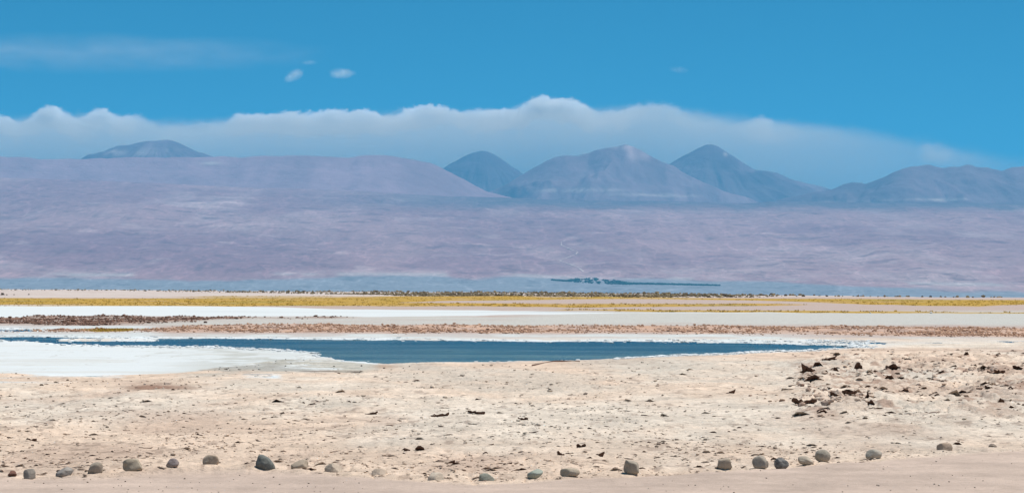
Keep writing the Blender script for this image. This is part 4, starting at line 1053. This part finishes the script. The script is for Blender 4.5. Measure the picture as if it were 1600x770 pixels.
def build_bank():
    nxc, nyc = 200, 3
    px = np.linspace(-300, 1800, nxc); sy = np.linspace(-1, 1, nyc)
    S, PX = np.meshgrid(sy, px, indexing='ij')
    half = 2200.0
    yy = CD + S * half
    X = (PX - 800) / F * CD
    zt = CAM_H + (YH - poly(PX, BANK_TOP)) / F * CD
    zlow = CAM_H + (YH - 322) / F * CD
    zb = np.full_like(zt, zlow)
    top_v = np.stack([X, yy, zt + 230], -1).reshape(-1, 3); bot_v = np.stack([X, yy, zb], -1).reshape(-1, 3)
    n = nxc * nyc
    ft = grid_faces(nyc, nxc); fb = ft[:, ::-1] + n
    T_ = np.arange(n).reshape(nyc, nxc); sides = []
    for i in range(nxc - 1):
        sides.append([T_[0, i + 1], T_[0, i], T_[0, i] + n, T_[0, i + 1] + n]); sides.append([T_[-1, i], T_[-1, i + 1], T_[-1, i + 1] + n, T_[-1, i] + n])
    for j in range(nyc - 1):
        sides.append([T_[j, 0], T_[j + 1, 0], T_[j + 1, 0] + n, T_[j, 0] + n]); sides.append([T_[j + 1, -1], T_[j, -1], T_[j, -1] + n, T_[j + 1, -1] + n])
    m, nt, out, pv, tc, nz = cloud_mat('cloud_bank_vapour', 1, 760.0, 0, 0)
    N = nt.nodes.new; K = nt.links.new
    def math_(op, a, b=None, c=None):
        q = N('ShaderNodeMath'); q.operation = op
        for k, v in enumerate((a, b, c)):
            if v is None: continue
            if isinstance(v, (int, float)): q.inputs[k].default_value = v
            else: K(v, q.inputs[k])
        return q.outputs[0]
    def ss(v, a, b, lo=0.0, hi=1.0):
        q = N('ShaderNodeMapRange'); q.interpolation_type = 'SMOOTHSTEP'
        q.inputs[1].default_value = a; q.inputs[2].default_value = b; q.inputs[3].default_value = lo; q.inputs[4].default_value = hi
        K(v, q.inputs[0]); return q.outputs[0]
    sep = N('ShaderNodeSeparateXYZ'); K(tc, sep.inputs[0])
    u = math_('MULTIPLY_ADD', sep.outputs[0], F / CD / 2100.0, 1100.0 / 2100.0)
    def curve(pts, fn):
        q = N('ShaderNodeFloatCurve'); cv = q.mapping.curves[0]
        P = [((a + 300) / 2100.0, fn(b)) for a, b in pts]
        cv.points[0].location = P[0]; cv.points[1].location = P[-1]
        for p in P[1:-1]: cv.points.new(*p)
        q.mapping.update(); K(u, q.inputs['Value']); return q.outputs[0]
    ZR = 172.0 / F * CD
    top = math_('MULTIPLY_ADD', curve(BANK_TOP, lambda b: (322 - b) / 172.0), ZR, zlow)
    veil = math_('MULTIPLY_ADD', curve(BANK_VEIL, lambda b: (322 - b) / 172.0), ZR, zlow)
    cap_u = curve(BANK_CAP, lambda b: b); body_u = curve(BANK_BODY, lambda b: b)
    nz2 = noise_node(nt, 1 / 300.0, 5, 0.65, tc, (1.0, 1.0, 1.3))
    a = math_('MULTIPLY_ADD', math_('SUBTRACT', nz, 0.5), 850.0, math_('MULTIPLY', math_('SUBTRACT', nz2, 0.5), 620.0))
    d = math_('ADD', math_('SUBTRACT', top, sep.outputs[2]), a)
    dv = math_('ADD', math_('SUBTRACT', veil, sep.outputs[2]), math_('MULTIPLY', a, 0.55))
    nz3 = noise_node(nt, 1 / 1500.0, 3, 0.5, tc, (1.0, 1.0, 0.6))
    d2 = math_('ADD', d, math_('MULTIPLY', math_('SUBTRACT', nz3, 0.5), 1300.0))
    cap = math_('MULTIPLY', ss(d, 0.0, 120.0), ss(d2, 60.0, 640.0, 1.0, 0.0))
    cap = math_('MULTIPLY', math_('MULTIPLY', cap, cap_u), 0.012)
    yk = ss(sep.outputs[1], CD - 300.0, CD + 300.0)
    cap = math_('MULTIPLY', math_('MULTIPLY', cap, yk), ss(noise_node(nt, 1 / 620.0, 5, 0.6, tc, (1.0, 1.0, 1.6)), 0.36, 0.56, 0.12, 1.0))
    body = math_('MULTIPLY', math_('MULTIPLY', math_('MULTIPLY', ss(dv, -60.0, 500.0), body_u), BODY_D), math_('SUBTRACT', 1.0, yk))
    cm = N('ShaderNodeMix'); cm.data_type = 'RGBA'; cm.inputs[6].default_value = (1.0, 0.93, 0.84, 1); cm.inputs[7].default_value = (1, 1, 1, 1)
    K(yk, cm.inputs[0]); K(cm.outputs[2], pv.inputs['Color'])
    K(math_('ADD', cap, body), pv.inputs['Density']); K(pv.outputs[0], out.inputs['Volume'])
    m.cycles.homogeneous_volume = False
    m.cycles.volume_step_rate = 0.03
    ob = mesh_obj('cloud_bank', np.concatenate([top_v, bot_v]), np.concatenate([ft, fb, np.array(sides)]), m, False)
    return tag(ob, 'long low cloud bank with bright billowing tops lying behind the mountains', 'cloud')
BODY_D = 0.0007
bank = build_bank()

def puff(label, px, py, wpx, hpx, seed, dens, group=None, name='small_cloud', tilt=0.0, thick=None, front=0.0, crisp=False):
    cd = CD - front
    x = (px - 800) / F * cd; z = CAM_H + (YH - py) / F * cd
    w = wpx / F * cd / 2; h = hpx / F * cd / 2
    v, f = ico(5)
    v = v * (1 + 0.45 * n3(v * 1.6, seed) + 0.30 * n3(v * 4.2, seed + 4) + 0.14 * n3(v * 9.0, seed + 6) + (0.22 * np.abs(n3(v * np.array([7.0, 5.0, 3.0]), seed + 8)) if crisp else 0))[:, None]
    v = v * np.array([w, thick or w, h]); v[:, 2] += v[:, 0] * tilt
    m, nt, out, pv, tc, nz = cloud_mat('cloud_vapour_' + str(seed), 1, min(w, 700) * 0.6, 0, 0, stretch=(0.35, 0.35, 1.0) if wpx > 100 else (1, 1, 1))
    ln = nt.nodes.new('ShaderNodeVectorMath'); ln.operation = 'LENGTH'
    mp = nt.nodes.new('ShaderNodeMapping'); mp.inputs['Scale'].default_value = (1 / w, 1 / (thick or w), 1 / h)
    sh = nt.nodes.new('ShaderNodeSeparateXYZ'); nt.links.new(tc, sh.inputs[0])
    ma = nt.nodes.new('ShaderNodeMath'); ma.operation = 'MULTIPLY_ADD'; ma.inputs[1].default_value = -tilt
    nt.links.new(sh.outputs[0], ma.inputs[0]); nt.links.new(sh.outputs[2], ma.inputs[2])
    cb = nt.nodes.new('ShaderNodeCombineXYZ'); nt.links.new(sh.outputs[0], cb.inputs[0]); nt.links.new(sh.outputs[1], cb.inputs[1]); nt.links.new(ma.outputs[0], cb.inputs[2])
    nt.links.new(cb.outputs[0], mp.inputs[0]); nt.links.new(mp.outputs[0], ln.inputs[0])
    edge = rng_node(nt, ln.outputs['Value'], 1.0, 0.0, 0.0 if wpx > 100 else 0.3, 0.95 if wpx > 100 else 1.15)
    k = rng_node(nt, nz, 0.0, 1.0, 0.35, 0.65)
    if crisp:
        e1 = rng_node(nt, ln.outputs['Value'], 1.0, 0.0, 0.75, 1.35)
        zz = nt.nodes.new('ShaderNodeMath'); zz.operation = 'MULTIPLY_ADD'; zz.inputs[1].default_value = 1.0 / h
        nt.links.new(ma.outputs[0], zz.inputs[0]); nt.links.new(rng_node(nt, nz, -0.5, 0.5, 0.3, 0.7), zz.inputs[2])
        em = nt.nodes.new('ShaderNodeMath'); em.operation = 'MULTIPLY'; nt.links.new(e1, em.inputs[0])
        nt.links.new(rng_node(nt, zz.outputs[0], 0.0, 1.0, -0.75, 0.35), em.inputs[1]); edge = em.outputs[0]
    m1 = nt.nodes.new('ShaderNodeMath'); m1.operation = 'MULTIPLY'; nt.links.new(edge, m1.inputs[0]); nt.links.new(k, m1.inputs[1])
    m2 = nt.nodes.new('ShaderNodeMath'); m2.operation = 'MULTIPLY'; nt.links.new(m1.outputs[0], m2.inputs[0]); m2.inputs[1].default_value = dens
    nt.links.new(m2.outputs[0], pv.inputs['Density']); nt.links.new(pv.outputs[0], out.inputs['Volume'])
    m.cycles.homogeneous_volume = False; m.cycles.volume_step_rate = 0.3
    ob = mesh_obj(name, v, f, m, True); ob.location = (x, cd, z)
    return tag(ob, label, 'cloud', group)
puff('small slanting white cloud puff in the blue sky, the left of two', 459, 118, 34, 20, 3, 0.0028, tilt=0.35)
puff('small flat white cloud puff in the blue sky, the right of two', 534, 115, 42, 17, 5, 0.0028)
puff('faint wisp of cloud above and between the two small puffs', 483, 98, 26, 8, 7, 0.0012)
puff('faint shred of cloud alone in the blue sky at right', 1060, 109, 34, 12, 9, 0.0008, tilt=-0.1)
puff('long thin veil of cirrus streaked across the upper left sky', 150, 84, 860, 64, 11, 0.00016, name='cirrus_cloud', thick=4500)
puff('thin bright streak of cirrus at the left edge of the sky', 20, 77, 330, 12, 13, 0.00016, name='cirrus_cloud', thick=3500)
puff('faint grey wisp over the far right mountains', 1478, 247, 90, 24, 15, 0.0004)
sc.cycles.volume_step_rate = 1.0

bm = bmesh.new()
x0, x1, y0, y1, z0, z1 = -31000.0, 31000.0, -27500.0, 67500.0, -115.0, 3560.0
vs = [bm.verts.new(p) for p in ((x0, y0, z0), (x1, y0, z0), (x1, y1, z0), (x0, y1, z0), (x0, y0, z1), (x1, y0, z1), (x1, y1, z1), (x0, y1, z1))]
for q in ((0, 3, 2, 1), (4, 5, 6, 7), (0, 1, 5, 4), (1, 2, 6, 5), (2, 3, 7, 6), (3, 0, 4, 7)): bm.faces.new([vs[i] for i in q])
me = bpy.data.meshes.new('haze'); bm.to_mesh(me); bm.free()
hm = bpy.data.materials.new('thin_desert_haze'); hm.use_nodes = True; nt = hm.node_tree; nt.nodes.clear()
ho = nt.nodes.new('ShaderNodeOutputMaterial'); hv = nt.nodes.new('ShaderNodeVolumePrincipled')
hv.inputs['Color'].default_value = (0.12, 0.57, 0.95, 1); hv.inputs['Density'].default_value = 1.4e-5; hv.inputs['Anisotropy'].default_value = 0.0
nt.links.new(hv.outputs[0], ho.inputs['Volume'])
me.materials.append(hm)
haze = bpy.data.objects.new('haze', me); COL.objects.link(haze)
tag(haze, 'thin blue haze filling the air over the desert', 'haze', kind='stuff')
